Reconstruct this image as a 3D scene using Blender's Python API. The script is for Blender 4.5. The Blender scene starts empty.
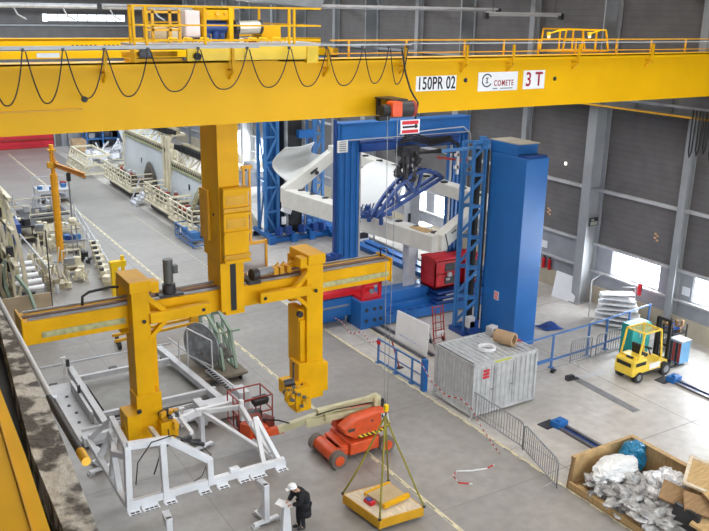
import bpy, bmesh, math, random
from mathutils import Vector as V, Matrix, noise
PI = math.pi
random.seed(7)
R = random.Random(3)
scn = bpy.context.scene
COL = scn.collection
U = random.uniform

# ------------------------------------------------------------------ materials
def srgb(r, g, b):
    f = lambda c: ((c/255+.055)/1.055)**2.4 if c > 10 else c/255/12.92
    return (f(r), f(g), f(b), 1)
MATS = {}
def mat(name, col, rough=.5, metal=0, var=.12, scale=2.0, bump=0, bscale=20, dirt_or_shade=None, spec=None, alpha=None, stretch=None):
    m = bpy.data.materials.new(name); m.use_nodes = True
    nt = m.node_tree; b = nt.nodes['Principled BSDF']; L = nt.links.new
    tc = nt.nodes.new('ShaderNodeTexCoord'); src = tc.outputs['Object']
    if stretch:
        mp = nt.nodes.new('ShaderNodeMapping'); mp.inputs['Scale'].default_value = stretch
        L(src, mp.inputs['Vector']); src = mp.outputs[0]
    n = nt.nodes.new('ShaderNodeTexNoise'); n.inputs['Scale'].default_value = scale; n.inputs['Detail'].default_value = 5
    L(src, n.inputs['Vector'])
    r = nt.nodes.new('ShaderNodeValToRGB'); r.color_ramp.elements[0].position = .3; r.color_ramp.elements[1].position = .7
    c = col if len(col) == 4 else (*col, 1)
    lo = tuple(x*(1-var) for x in c[:3])+(1,); hi = tuple(min(1, x*(1+var)) for x in c[:3])+(1,)
    if dirt_or_shade: lo = (*dirt_or_shade[:3], 1)
    r.color_ramp.elements[0].color = lo; r.color_ramp.elements[1].color = hi
    L(n.outputs['Fac'], r.inputs['Fac']); L(r.outputs['Color'], b.inputs['Base Color'])
    b.inputs['Roughness'].default_value = rough; b.inputs['Metallic'].default_value = metal
    if spec is not None: b.inputs['Specular IOR Level'].default_value = spec
    if bump:
        n2 = nt.nodes.new('ShaderNodeTexNoise'); n2.inputs['Scale'].default_value = bscale; n2.inputs['Detail'].default_value = 4
        L(src, n2.inputs['Vector'])
        bp = nt.nodes.new('ShaderNodeBump'); bp.inputs['Strength'].default_value = bump; bp.inputs['Distance'].default_value = .05
        L(n2.outputs['Fac'], bp.inputs['Height']); L(bp.outputs['Normal'], b.inputs['Normal'])
    if alpha is not None:
        b.inputs['Alpha'].default_value = alpha
    MATS[name] = m
    return m
def emis(name, col, s):
    m = bpy.data.materials.new(name); m.use_nodes = True; nt = m.node_tree
    nt.nodes.clear(); e = nt.nodes.new('ShaderNodeEmission'); o = nt.nodes.new('ShaderNodeOutputMaterial')
    e.inputs[0].default_value = (*col, 1); e.inputs[1].default_value = s; nt.links.new(e.outputs[0], o.inputs[0])
    return m

YEL = mat('crane_yellow_paint', (.80, .43, .002), .45, spec=.18, var=.05, scale=.6)
YEL2 = mat('handler_yellow_paint', (.76, .395, .003), .45, spec=.2, var=.10, scale=1.2)
YELD = mat('ochre_yellow_paint', (.66, .34, .01), .5, var=.12)
YELB = mat('bright_yellow_paint', (.95, .62, .003), .4, var=.05)
YELF = mat('truck_yellow_paint', (.88, .62, .06), .4, var=.10)
BLU = mat('portal_blue_paint', (.018, .135, .42), .38, var=.08, scale=.8)
BLUD = mat('dark_blue_paint', (.010, .05, .23), .4, var=.15)
BLUL = mat('tower_blue_paint', (.045, .18, .44), .42, var=.12)
BLUF = mat('fence_blue_paint', (.06, .17, .42), .5, var=.1)
WHT = mat('white_frame_paint', (.78, .79, .82), .42, var=.06)
FIXW = mat('warm_white_fixture_paint', (.73, .715, .66), .42, var=.06)
WHTD = mat('grey_white_paint', (.56, .57, .60), .5, var=.12)
PANEL = mat('primer_white_panel', (.70, .71, .70), .4, var=.05, scale=.6)
PANB = mat('pale_blue_grey_panel', (.62, .67, .70), .4, var=.08, scale=.5)
BEI = mat('beige_jig_paint', (.72, .66, .50), .5, var=.12)
BEID = mat('dark_beige_paint', (.38, .33, .22), .6, var=.2)
GRN = mat('sage_green_paint', (.27, .36, .28), .5, var=.15)
GRNT = mat('turquoise_panel', (.02, .33, .30), .5, var=.1)
ORG = mat('lift_orange_paint', (.72, .095, .022), .42, var=.15, scale=3)
REDM = mat('signal_red_paint', (.62, .012, .02), .42, var=.1)
REDD = mat('rust_red_paint', (.35, .04, .025), .5, var=.2)
CREAM = mat('lift_cream_paint', (.56, .52, .32), .45, var=.12)
BLK = mat('black_rubber', (.015, .015, .017), .6, var=.3)
DRK = mat('dark_metal', (.05, .05, .055), .45, metal=.4, var=.3)
GREYM = mat('grey_metal', (.30, .31, .33), .4, metal=.5, var=.2)
LGREY = mat('light_grey_paint', (.50, .50, .51), .45, var=.1)
GALV = mat('galvanised_steel', (.62, .63, .64), .38, metal=.35, var=.12, scale=4)
STEEL = mat('column_grey_paint', (.33, .34, .35), .5, var=.1, scale=1)
WALLM = mat('taupe_wall_cladding', (.125, .113, .112), .75, var=.10, scale=.7)
WALLL = mat('lower_grey_cladding', (.24, .25, .28), .7, var=.1, scale=.7)
PLINTH = mat('beige_concrete_plinth', (.50, .44, .33), .8, var=.1, scale=1.5)
ROOFM = mat('dark_roof_steel', (.07, .07, .075), .6, var=.3)
TRUSSM = mat('grey_truss_steel', (.13, .135, .14), .5, var=.2)
WOOD = mat('plywood', (.50, .33, .15), .7, var=.2, scale=3, bump=.2, stretch=(1, 6, 1))
WOODL = mat('pale_planks', (.66, .56, .42), .7, var=.22, scale=5, stretch=(6, 1, 1))
WOODD = mat('brown_planks', (.27, .16, .075), .7, var=.25, scale=3, stretch=(1, 6, 1))
CARD = mat('brown_cardboard', (.45, .30, .17), .8, var=.15)
WRAP = mat('silver_plastic_wrap', (.46, .455, .45), .28, metal=.2, var=.3, scale=3.0, bump=.8, bscale=7, dirt_or_shade=(.15, .14, .13))  # dark noise tone paints in the shade of gaps between the folds
BAGB = mat('blue_plastic_bag', (.01, .16, .30), .3, var=.3, scale=5, bump=.6, bscale=8)
DUST = mat('dusty_concrete_ledge', (.46, .43, .38), .95, var=.12, scale=4.5, bump=1.0, bscale=7, dirt_or_shade=(.10, .09, .08))
CLOTH = mat('black_cloth', (.012, .012, .016), .85, var=.3)
SKIN = mat('skin', (.55, .33, .24), .55, var=.05)
WPLA = mat('white_plastic', (.85, .85, .86), .35, var=.04)
PAPER = mat('white_paper', (.85, .86, .88), .7, var=.03)
WHITEL = mat('white_line_paint', (.66, .66, .60), .7, var=.15, scale=6)
YLINE = mat('faded_yellow_line_paint', (.62, .56, .38), .75, var=.2, scale=6)
BLKLET = mat('black_lettering', (.012, .012, .014), .6, var=.05)
REDLET = mat('dark_red_lettering', (.33, .008, .02), .6, var=.05)
BLULET = mat('faint_blue_marking', (.20, .28, .60), .7, var=.1)
STRAPG = mat('olive_webbing', (.26, .23, .03), .8, var=.2)
RAILM = mat('worn_rail_steel', (.16, .16, .17), .4, metal=.6, var=.25)
GRIDM = mat('mottled_grey_plate', (.20, .20, .21), .6, var=.2, scale=3)
JOINT = mat('floor_joint_filler', (.25, .24, .225), .85, var=.1)

def floor_mat(nm, lo, hi):
    m = bpy.data.materials.new(nm); m.use_nodes = True
    nt = m.node_tree; b = nt.nodes['Principled BSDF']; L = nt.links.new
    tc = nt.nodes.new('ShaderNodeTexCoord')
    n1 = nt.nodes.new('ShaderNodeTexNoise'); n1.inputs['Scale'].default_value = .22; n1.inputs['Detail'].default_value = 6; n1.inputs['Roughness'].default_value = .6
    n2 = nt.nodes.new('ShaderNodeTexNoise'); n2.inputs['Scale'].default_value = 2.6; n2.inputs['Detail'].default_value = 6
    L(tc.outputs['Object'], n1.inputs['Vector']); L(tc.outputs['Object'], n2.inputs['Vector'])
    r = nt.nodes.new('ShaderNodeValToRGB'); r.color_ramp.elements[0].position = .3; r.color_ramp.elements[1].position = .7
    r.color_ramp.elements[0].color = (lo, lo*.945, lo*.88, 1); r.color_ramp.elements[1].color = (hi, hi*.945, hi*.88, 1)
    L(n1.outputs['Fac'], r.inputs[0])
    r2 = nt.nodes.new('ShaderNodeValToRGB'); r2.color_ramp.elements[0].position = .3; r2.color_ramp.elements[1].position = .75
    r2.color_ramp.elements[0].color = (.84, .83, .82, 1); r2.color_ramp.elements[1].color = (1.08, 1.08, 1.08, 1)
    L(n2.outputs['Fac'], r2.inputs[0])
    mx = nt.nodes.new('ShaderNodeMix'); mx.data_type = 'RGBA'; mx.blend_type = 'MULTIPLY'; mx.inputs[0].default_value = 1
    L(r.outputs[0], mx.inputs[6]); L(r2.outputs[0], mx.inputs[7]); L(mx.outputs[2], b.inputs['Base Color'])
    rr = nt.nodes.new('ShaderNodeMapRange'); rr.inputs[3].default_value = .30; rr.inputs[4].default_value = .50
    L(n2.outputs['Fac'], rr.inputs[0]); L(rr.outputs[0], b.inputs['Roughness'])
    return m
FLOOR = floor_mat('sealed_concrete_floor', .25, .345)
FLOORP = floor_mat('pale_coated_floor', .47, .58)

for _n in DUST.node_tree.nodes:
    if _n.type == 'VALTORGB': _n.color_ramp.elements[0].position = .44; _n.color_ramp.elements[1].position = .56
def clad_mat(name, col, pitch, axis='Z', strength=.6, seams=1.0):
    """horizontally ribbed cladding: rib bump in Z and slightly darker panel seams"""
    m = bpy.data.materials.new(name); m.use_nodes = True
    nt = m.node_tree; b = nt.nodes['Principled BSDF']; L = nt.links.new
    tc = nt.nodes.new('ShaderNodeTexCoord'); sp = nt.nodes.new('ShaderNodeSeparateXYZ'); L(tc.outputs['Object'], sp.inputs[0])
    mu = nt.nodes.new('ShaderNodeMath'); mu.operation = 'MULTIPLY'; mu.inputs[1].default_value = 1/pitch; L(sp.outputs[axis], mu.inputs[0])
    fr = nt.nodes.new('ShaderNodeMath'); fr.operation = 'FRACT'; L(mu.outputs[0], fr.inputs[0])
    gt = nt.nodes.new('ShaderNodeMath'); gt.operation = 'GREATER_THAN'; gt.inputs[1].default_value = .12; L(fr.outputs[0], gt.inputs[0])
    n = nt.nodes.new('ShaderNodeTexNoise'); n.inputs['Scale'].default_value = 1.2; n.inputs['Detail'].default_value = 6; L(tc.outputs['Object'], n.inputs[0])
    r = nt.nodes.new('ShaderNodeValToRGB'); r.color_ramp.elements[0].position = .3; r.color_ramp.elements[1].position = .7
    r.color_ramp.elements[0].color = (*[c*.88 for c in col], 1); r.color_ramp.elements[1].color = (*[c*1.1 for c in col], 1)
    L(n.outputs['Fac'], r.inputs[0])
    mr = nt.nodes.new('ShaderNodeMapRange'); mr.inputs[3].default_value = .84; mr.inputs[4].default_value = 1; L(gt.outputs[0], mr.inputs[0])
    mx = nt.nodes.new('ShaderNodeVectorMath'); mx.operation = 'SCALE'; L(r.outputs[0], mx.inputs[0]); L(mr.outputs[0], mx.inputs[3])
    L(mx.outputs[0], b.inputs['Base Color']); b.inputs['Roughness'].default_value = .65
    bp = nt.nodes.new('ShaderNodeBump'); bp.inputs['Strength'].default_value = strength; bp.inputs['Distance'].default_value = .03
    L(gt.outputs[0], bp.inputs['Height']); L(bp.outputs[0], b.inputs['Normal'])
    return m
CLAD = clad_mat('taupe_ribbed_cladding', (.145, .136, .134), .3, strength=.3)
CLADL = clad_mat('grey_ribbed_cladding', (.34, .35, .38), .12)
RED_CLAD = clad_mat('red_shutter_slats', (.62, .02, .04), .35)
TAPE = None
def stripe_mat(name, c1, c2, period, vec=(1, 1, 0)):
    m = bpy.data.materials.new(name); m.use_nodes = True
    nt = m.node_tree; b = nt.nodes['Principled BSDF']; L = nt.links.new
    tc = nt.nodes.new('ShaderNodeTexCoord'); d = nt.nodes.new('ShaderNodeVectorMath'); d.operation = 'DOT_PRODUCT'
    d.inputs[1].default_value = vec; L(tc.outputs['Object'], d.inputs[0])
    mu = nt.nodes.new('ShaderNodeMath'); mu.operation = 'MULTIPLY'; mu.inputs[1].default_value = 1/period; L(d.outputs['Value'], mu.inputs[0])
    fr = nt.nodes.new('ShaderNodeMath'); fr.operation = 'FRACT'; L(mu.outputs[0], fr.inputs[0])
    gt = nt.nodes.new('ShaderNodeMath'); gt.operation = 'GREATER_THAN'; gt.inputs[1].default_value = .5; L(fr.outputs[0], gt.inputs[0])
    mx = nt.nodes.new('ShaderNodeMix'); mx.data_type = 'RGBA'; L(gt.outputs[0], mx.inputs[0])
    mx.inputs[6].default_value = (*c1, 1); mx.inputs[7].default_value = (*c2, 1); L(mx.outputs[2], b.inputs['Base Color'])
    b.inputs['Roughness'].default_value = .5
    return m
TAPE = stripe_mat('red_white_tape', (.62, .03, .03), (.85, .85, .85), .30, (.4, 1, .3))
HAZ = stripe_mat('black_yellow_chevrons', (.02, .02, .02), (.85, .6, .03), .2, (1, 1, 1))
glass = bpy.data.materials.new('window_glass'); glass.use_nodes = True
_nt = glass.node_tree; _b = _nt.nodes['Principled BSDF']; _o = _nt.nodes['Material Output']
_b.inputs['Base Color'].default_value = (.9, .95, 1, 1); _b.inputs['Roughness'].default_value = .05
_t = _nt.nodes.new('ShaderNodeBsdfTransparent'); _m = _nt.nodes.new('ShaderNodeMixShader'); _m.inputs[0].default_value = .12
_nt.links.new(_t.outputs[0], _m.inputs[1]); _nt.links.new(_b.outputs[0], _m.inputs[2]); _nt.links.new(_m.outputs[0], _o.inputs[0])

# ------------------------------------------------------------------ mesh builder
class MB:
    def __init__(s): s.v = []; s.f = []; s.sm = []; s.pr = []; s.nest = False
    def add(s, vs, fs, smooth=False):
        o = len(s.v); s.v += [V(p) for p in vs]; s.f += [tuple(i+o for i in f) for f in fs]; s.sm += [smooth]*len(fs); return s
    def box(s, x0, x1, y0, y1, z0, z1):
        vs = [(x, y, z) for z in (z0, z1) for y in (y0, y1) for x in (x0, x1)]
        return s.add(vs, [(0, 2, 3, 1), (4, 5, 7, 6), (0, 1, 5, 4), (2, 6, 7, 3), (0, 4, 6, 2), (1, 3, 7, 5)])
    def cbox(s, c, d, rz=0, rx=0, ry=0):
        M = Matrix.Translation(V(c)) @ Matrix.Rotation(rz, 4, 'Z') @ Matrix.Rotation(ry, 4, 'Y') @ Matrix.Rotation(rx, 4, 'X')
        a, b_, c_ = d[0]/2, d[1]/2, d[2]/2
        vs = [M @ V((x, y, z)) for z in (-c_, c_) for y in (-b_, b_) for x in (-a, a)]
        return s.add(vs, [(0, 2, 3, 1), (4, 5, 7, 6), (0, 1, 5, 4), (2, 6, 7, 3), (0, 4, 6, 2), (1, 3, 7, 5)])
    def frame(s, p, q):
        p = V(p); q = V(q); d = (q-p).normalized(); up = V((0, 0, 1))
        if abs(d.z) > .97: up = V((0, 1, 0))
        a = d.cross(up).normalized(); b = a.cross(d).normalized(); return p, q, a, b
    def bar(s, p, q, w, h=None):
        h = h or w; p, q, a, b = s.frame(p, q)
        vs = [e + a*sx*w/2 + b*sy*h/2 for e in (p, q) for sx, sy in ((-1, -1), (1, -1), (1, 1), (-1, 1))]
        return s.add(vs, [(0, 1, 2, 3), (7, 6, 5, 4), (0, 4, 5, 1), (1, 5, 6, 2), (2, 6, 7, 3), (3, 7, 4, 0)])
    def ibar(s, p, q, w, h, t=.03):
        p0, q0, a, b = s.frame(p, q)
        s.bar(V(p)+b*(h/2-t/2), V(q)+b*(h/2-t/2), w, t); s.bar(V(p)-b*(h/2-t/2), V(q)-b*(h/2-t/2), w, t); s.bar(p, q, t, h-2*t); return s
    def cyl(s, p, q, r, r2=None, n=14):
        r2 = r if r2 is None else r2; p, q, a, b = s.frame(p, q)
        c = [(math.cos(2*PI*i/n), math.sin(2*PI*i/n)) for i in range(n)]
        A = [p + a*x*r + b*y*r for x, y in c]; B = [q + a*x*r2 + b*y*r2 for x, y in c]
        s.add(A+B, [(i, (i+1) % n, n+(i+1) % n, n+i) for i in range(n)], True)
        s.add(A, [tuple(range(n))[::-1]]); s.add(B, [tuple(range(n))]); return s
    def ring(s, p, q, r, ri, n=20):
        p, q, a, b = s.frame(p, q)
        c = [(math.cos(2*PI*i/n), math.sin(2*PI*i/n)) for i in range(n)]
        P = [e + a*x*rr + b*y*rr for e, rr in ((p, r), (q, r), (q, ri), (p, ri)) for x, y in c]
        return s.add(P, [(k*n+i, k*n+(i+1) % n, ((k+1) % 4)*n+(i+1) % n, ((k+1) % 4)*n+i) for k in range(4) for i in range(n)])
    def tube(s, pts, r, n=7, closed=False):
        pts = [V(p) for p in pts]; N = len(pts); vs = []
        ref = None
        for i, p in enumerate(pts):
            if closed: d = pts[(i+1) % N]-pts[i-1]
            else: d = pts[min(i+1, N-1)]-pts[max(i-1, 0)]
            d.normalize()
            if ref is None:
                ref = V((0, 0, 1)) if abs(d.z) < .9 else V((0, 1, 0))
            a = d.cross(ref)
            if a.length < 1e-4: a = d.cross(V((1, 0, .2)))
            a.normalize(); b = a.cross(d).normalized(); ref = b
            rr = r[i] if isinstance(r, (list, tuple)) else r
            vs += [p + a*math.cos(2*PI*k/n)*rr + b*math.sin(2*PI*k/n)*rr for k in range(n)]
        fs = []
        for i in range(N if closed else N-1):
            j = (i+1) % N
            fs += [(i*n+k, i*n+(k+1) % n, j*n+(k+1) % n, j*n+k) for k in range(n)]
        if not closed: fs += [tuple(range(n))[::-1], tuple(range((N-1)*n, N*n))]
        return s.add(vs, fs, True)
    def pipe(s, pts, w):
        for a, b in zip(pts[:-1], pts[1:]): s.bar(a, b, w)
        return s
    def prism(s, poly, vec):
        vec = V(vec); n = len(poly); A = [V(p) for p in poly]; B = [p+vec for p in A]
        s.add(A+B, [tuple(range(n))[::-1], tuple(range(n, 2*n))]+[(i, (i+1) % n, n+(i+1) % n, n+i) for i in range(n)]); return s
    def sph(s, c, r, sc=(1, 1, 1), n=12):
        vs = []; fs = []; c = V(c); m = n//2+1
        for j in range(1, m):
            th = PI*j/m
            for i in range(n):
                ph = 2*PI*i/n; vs.append(c+V((r*sc[0]*math.sin(th)*math.cos(ph), r*sc[1]*math.sin(th)*math.sin(ph), r*sc[2]*math.cos(th))))
        t = len(vs); vs += [c+V((0, 0, r*sc[2])), c-V((0, 0, r*sc[2]))]
        for j in range(m-2):
            fs += [(j*n+i, j*n+(i+1) % n, (j+1)*n+(i+1) % n, (j+1)*n+i) for i in range(n)]
        fs += [(t, (i+1) % n, i) for i in range(n)]+[(t+1, (m-2)*n+i, (m-2)*n+(i+1) % n) for i in range(n)]
        return s.add(vs, fs, True)
    def grid(s, fn, nu, nv, smooth=True):
        vs = [fn(i/nu, j/nv) for j in range(nv+1) for i in range(nu+1)]
        return s.add(vs, [(j*(nu+1)+i, j*(nu+1)+i+1, (j+1)*(nu+1)+i+1, (j+1)*(nu+1)+i) for j in range(nv) for i in range(nu)], smooth)
    def lattice(s, p, q, side, w, n, wb=None):
        """one flat lattice panel between bar p->q and the parallel bar offset by `side`"""
        wb = wb or w*.7; p = V(p); q = V(q); sd = V(side)
        for k in range(n):
            a = p+(q-p)*k/n; b = p+(q-p)*(k+1)/n
            s.bar(a, a+sd, wb)
            if k % 2: s.bar(a, b+sd, wb)
            else: s.bar(a+sd, b, wb)
        s.bar(q, q+sd, wb); return s

def _rec(fn, kind):
    def g(s, *a, **k):
        if s.nest: return fn(s, *a, **k)
        s.nest = True; s.pr.append((kind, len(s.v), len(s.f))); r = fn(s, *a, **k); s.nest = False; return r
    return g
for _n in ('box', 'cbox', 'bar', 'ibar', 'cyl', 'ring', 'tube', 'pipe', 'prism', 'sph', 'grid', 'lattice', 'add'): setattr(MB, _n, _rec(getattr(MB, _n), _n))
def pieces_of(mb):
    pr = mb.pr+[('', len(mb.v), len(mb.f))]; out = []
    for (k, v0, f0), (_, v1, f1) in zip(pr[:-1], pr[1:]):
        q = MB(); q.v = mb.v[v0:v1]; q.f = [tuple(i-v0 for i in f) for f in mb.f[f0:f1]]; q.sm = mb.sm[f0:f1]; out.append((k, q))
    return out
SPLIT = dict(clamps='clamp', clamp_blocks='clamp_block', clamp_pads='clamp_pad', feet='foot', bolts='bolt', fittings='fitting', drive_units='drive_unit', parts='small_part', stored_parts='stored_part', red_boxes='red_box', white_parts='white_part', boxes='storage_box', battens='batten', skids='skid', rollers='roller', pad_slots='slot', cross_rails='cross_rail', lower_rail='lower_rail', drum_flange='drum_flange', cable_loop='cable_loop', spacers='spacer', legs='leg', plates='plate', rungs='rung', hole_row='hole', red_band='red_band', bolt_hole='bolt_hole', pin_hole='pin_hole', jaw_motor='jaw_motor', hoist_rope='hoist_rope', guide_rail='guide_rail', rack_rail='rack_rail', lead_screw='lead_screw', spindle='spindle', end_bar='end_bar', eyes='eye', ears='ear', opening='opening', switch='switch', rail_pair='rail', slotted_edge='slot', cable_gland='cable_gland', bearing_cap='bearing_cap', axle_fairing='axle_fairing', hydraulic_hose='hydraulic_hose', panel_strip='panel_strip', cross_ties='cross_tie', counter='counter', step='step', locating_pin='locating_pin', inner_post='inner_post', foot='foot', end_markings='end_marking', carriage='carriage', cable='cable', cable_hose='cable_hose', upright='upright', undercarriage='undercarriage', support_arm='support_arm', gripper_jaw='jaw_block', left_beam='left_beam', right_beam='right_beam', lower_boom='lower_boom', winch_motor='winch_motor', actuator_rod='actuator', guide_post='guide_post', hydraulics='hose', blue_scribbles='scribble', prop='prop', bright_edge='bright_edge', sheet='sheet', slide='slide_block', slide_base='slide_base', machine='machine', bracket='bracket_arm', locating='pin', recess_panel='recess_panel', hanger_bracket='hanger')
NOSPLIT = ('carriage.keep',)
ROOT = {}
def mesh_from(mb, name, M=None):
    me = bpy.data.meshes.new(name)
    vs = [M @ v for v in mb.v] if M is not None else mb.v
    me.from_pydata(vs, [], mb.f)
    me.polygons.foreach_set('use_smooth', mb.sm)
    bm = bmesh.new(); bm.from_mesh(me); bmesh.ops.recalc_face_normals(bm, faces=bm.faces); bm.to_mesh(me); bm.free()
    return me
def thing(name, label, cat, loc=(0, 0, 0), rz=0, group=None):
    o = bpy.data.objects.new(name, None); COL.objects.link(o); o.empty_display_size = .2
    o.location = loc; o.rotation_euler = (0, 0, rz); o['label'] = label; o['category'] = cat
    if group: o['group'] = group
    ROOT[o.name] = Matrix.Translation(V(loc)) @ Matrix.Rotation(rz, 4, 'Z')
    return o
def part(name, mb, m, par, w=True, bev=0, label=None):
    """a mesh part of `par`; w: coordinates are in the hall's frame, else in the thing's own"""
    if name in SPLIT and 1 < len(mb.pr) <= 60:
        for k, q in pieces_of(mb): r = part1(SPLIT[name], q, m, par, w, bev, label)
        return r
    return part1(name, mb, m, par, w, bev, label)
def part1(name, mb, m, par, w=True, bev=0, label=None):
    M = ROOT[par.name]; me = mesh_from(mb, name, M.inverted() if w else None); me.materials.append(m)
    o = bpy.data.objects.new(name, me); COL.objects.link(o); o.parent = par; ROOT[o.name] = M
    if label: o['label'] = label
    if bev: bevel(o, bev)
    return o
def bevel(o, wd):
    md = o.modifiers.new('Bevel', 'BEVEL'); md.width = wd; md.segments = 2; md.limit_method = 'ANGLE'
HEAPS = ('tooling_fixture', 'tooling_stack', 'drilling_unit', 'white_bundle', 'track_end_stop')
def solo(name, mb, m, label, cat, group=None, bev=0):
    if name in HEAPS and len(mb.pr) > 1:
        xs = [v.x for v in mb.v]; ys = [v.y for v in mb.v]; zs = [v.z for v in mb.v]
        t = thing(name, label, cat, ((min(xs)+max(xs))/2, (min(ys)+max(ys))/2, min(zs)), 0, group)
        for k, q in pieces_of(mb): part1({'bar': 'fixture_bar'}.get(k, 'fixture_block'), q, m, t)
        return t
    xs = [v.x for v in mb.v]; ys = [v.y for v in mb.v]; zs = [v.z for v in mb.v]
    c = V(((min(xs)+max(xs))/2, (min(ys)+max(ys))/2, min(zs)))
    me = mesh_from(mb, name, Matrix.Translation(-c)); me.materials.append(m)
    o = bpy.data.objects.new(name, me); COL.objects.link(o); o.location = c
    o['label'] = label; o['category'] = cat
    if group: o['group'] = group
    if bev: bevel(o, bev)
    ROOT[o.name] = Matrix.Translation(c)
    return o
def struct(name, mb, m, bev=0):
    me = mesh_from(mb, name); me.materials.append(m)
    o = bpy.data.objects.new(name, me); COL.objects.link(o); o['kind'] = 'structure'; ROOT[o.name] = Matrix.Identity(4)
    if bev: bevel(o, bev)
    return o
def dup(r0, loc, rz, label, group=None, name=None):
    r = r0.copy(); COL.objects.link(r); r.location = loc; r.rotation_euler = (0, 0, rz); r['label'] = label
    if group: r['group'] = group
    for ch in list(r0.children):
        c = ch.copy(); COL.objects.link(c); c.parent = r
        for g in ch.children:
            d = g.copy(); COL.objects.link(d); d.parent = c
    return r
def text_mb(txt, size, sx=1.0, space=1.0):
    cu = bpy.data.curves.new('t', 'FONT'); cu.body = txt; cu.size = size; cu.extrude = .004; cu.offset = size*.014; cu.align_x = 'CENTER'; cu.align_y = 'CENTER'; cu.space_character = space
    o = bpy.data.objects.new('t', cu); COL.objects.link(o)
    dg = bpy.context.evaluated_depsgraph_get(); me = bpy.data.meshes.new_from_object(o.evaluated_get(dg))
    vs = [V((v.co.x*sx, v.co.y, v.co.z)) for v in me.vertices]; fs = [tuple(p.vertices) for p in me.polygons]
    bpy.data.objects.remove(o); bpy.data.curves.remove(cu); bpy.data.meshes.remove(me)
    return vs, fs
def lettering(mb, txt, size, pos, sx=1.0, space=1.0, right=(1, 0, 0), up=(0, 0, 1)):
    vs, fs = text_mb(txt, size, sx, space); r = V(right).normalized(); u = V(up).normalized(); n = r.cross(u)
    return mb.add([V(pos)+r*v.x+u*v.y+n*v.z for v in vs], fs)

# ================================================================== THE HALL
XW = 32.5      # inner face of the right-hand wall
fl = MB(); fl.box(-4, 18.2, -3, 93, -.3, 0); struct('floor', fl, FLOOR)
fl = MB(); fl.box(18.2, XW+.3, -3, 93, -.3, 0); struct('floor_right', fl, FLOORP)
# right wall with window openings: bays between columns
cols = [8.0, 13.2, 18.5, 23.8, 29.0, 34.5, 39.9, 45.1, 50.4, 55.7, 61.0, 66.3, 71.6, 76.9, 82.2, 87.5]
FRONT_FILL_E = 950
wins = [(24.75, 27.75), (19.2, 22.9), (13.9, 17.6), (40.6, 42.9), (43.8, 46.8), (61.6, 65.4), (67, 70.8), (72.2, 76.2)]
wb = MB(); wb.box(XW, XW+.25, -3, 93, 3.05, 17.3)
struct('wall_right', wb, CLAD)
lw = MB(); prev = -3
for a, b in sorted(wins):
    lw.box(XW, XW+.2, prev, a, .9, 3.05); prev = b
    lw.box(XW, XW+.2, a, b, .9, 1.75 if a < 60 else .95)
lw.box(XW, XW+.2, prev, 93, .9, 3.05); struct('wall_right_lower', lw, CLADL)
pb = MB(); pb.box(XW-.12, XW+.2, -3, 93, 0, .9); struct('baseboard_right', pb, PLINTH)
for i, (a, b) in enumerate(sorted(wins)):
    z0 = 1.75 if a < 60 else .95
    f = MB()
    for (y0, y1, q0, q1) in ((a, b, z0, z0+.07), (a, b, 2.98, 3.05), (a, a+.07, z0, 3.05), (b-.07, b, z0, 3.05), ((a+b)/2-.03, (a+b)/2+.03, z0, 3.05)):
        f.box(XW+.05, XW+.17, y0, y1, q0, q1)
    wf = struct('window_%d' % (i+1), f, WPLA)
    g = MB(); g.box(XW+.1, XW+.12, a+.05, b-.05, z0+.05, 3.0); pg = part('window_pane', g, glass, wf)
    L = bpy.data.lights.new('daylight_or_fill', 'AREA'); L.shape = 'RECTANGLE'; L.size = b-a; L.size_y = 3.05-z0
    L.energy = 1100*(b-a)/3 if a < 30 else 1500*(b-a)/3; L.color = (.90, .95, 1.0)
    lo = bpy.data.objects.new('daylight_or_fill', L); COL.objects.link(lo); lo.location = (XW+.4, (a+b)/2, (z0+3.05)/2)
    lo.rotation_euler = V((-1, 0, -.25)).to_track_quat('-Z', 'Z').to_euler()
# girts on the wall
for k, (z, h) in enumerate(((5.95, .16), (3.12, .12), (1.68, .10), (12.0, .14))):
    t = MB(); t.box(XW-.16, XW, -3, 93, z-h/2, z+h/2); struct('trim_%d' % (k+1), t, LGREY if k < 3 else STEEL)
# columns
for i, y in enumerate(cols):
    c = MB()
    if i % 2 == 0:      # main frame: deep I section, inner flange + web + back flange
        c.box(31.45, 31.55, y-.28, y+.28, 0, 10.4); c.box(31.55, XW-.1, y-.04, y+.04, 0, 17); c.box(XW-.1, XW-.02, y-.28, y+.28, 0, 17)
        c.box(31.4, XW-.1, y-.35, y+.35, 10.25, 10.4)
        c.box(31.55, XW-.1, y-.25, y+.25, 6.05, 6.1); c.box(31.3, XW-.1, y-.32, y+.32, 0, .04)
    else:
        c.box(XW-.42, XW-.37, y-.18, y+.18, 0, 17); c.box(XW-.37, XW-.05, y-.03, y+.03, 0, 17); c.box(XW-.05, XW, y-.18, y+.18, 0, 17)
    struct('trim_%d' % (10+i), c, STEEL)
# right runway beam with its rail
rb = MB(); rb.ibar((30.95, -2, 10.85), (30.95, 92, 10.85), .4, .9, .05); rb.box(30.9, 31.0, -2, 92, 11.3, 11.4)
rb.box(31.15, 32.3, -2, 92, 10.95, 11.0)
for y in range(0, 92, 2): rb.box(30.78, 31.12, y-.02, y+.02, 10.45, 11.25)
struct('trim_30', rb, TRUSSM)
yb = MB(); yb.box(30.68, 30.74, 2, 40, 10.33, 10.41); struct('trim_31', yb, YELD)
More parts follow.
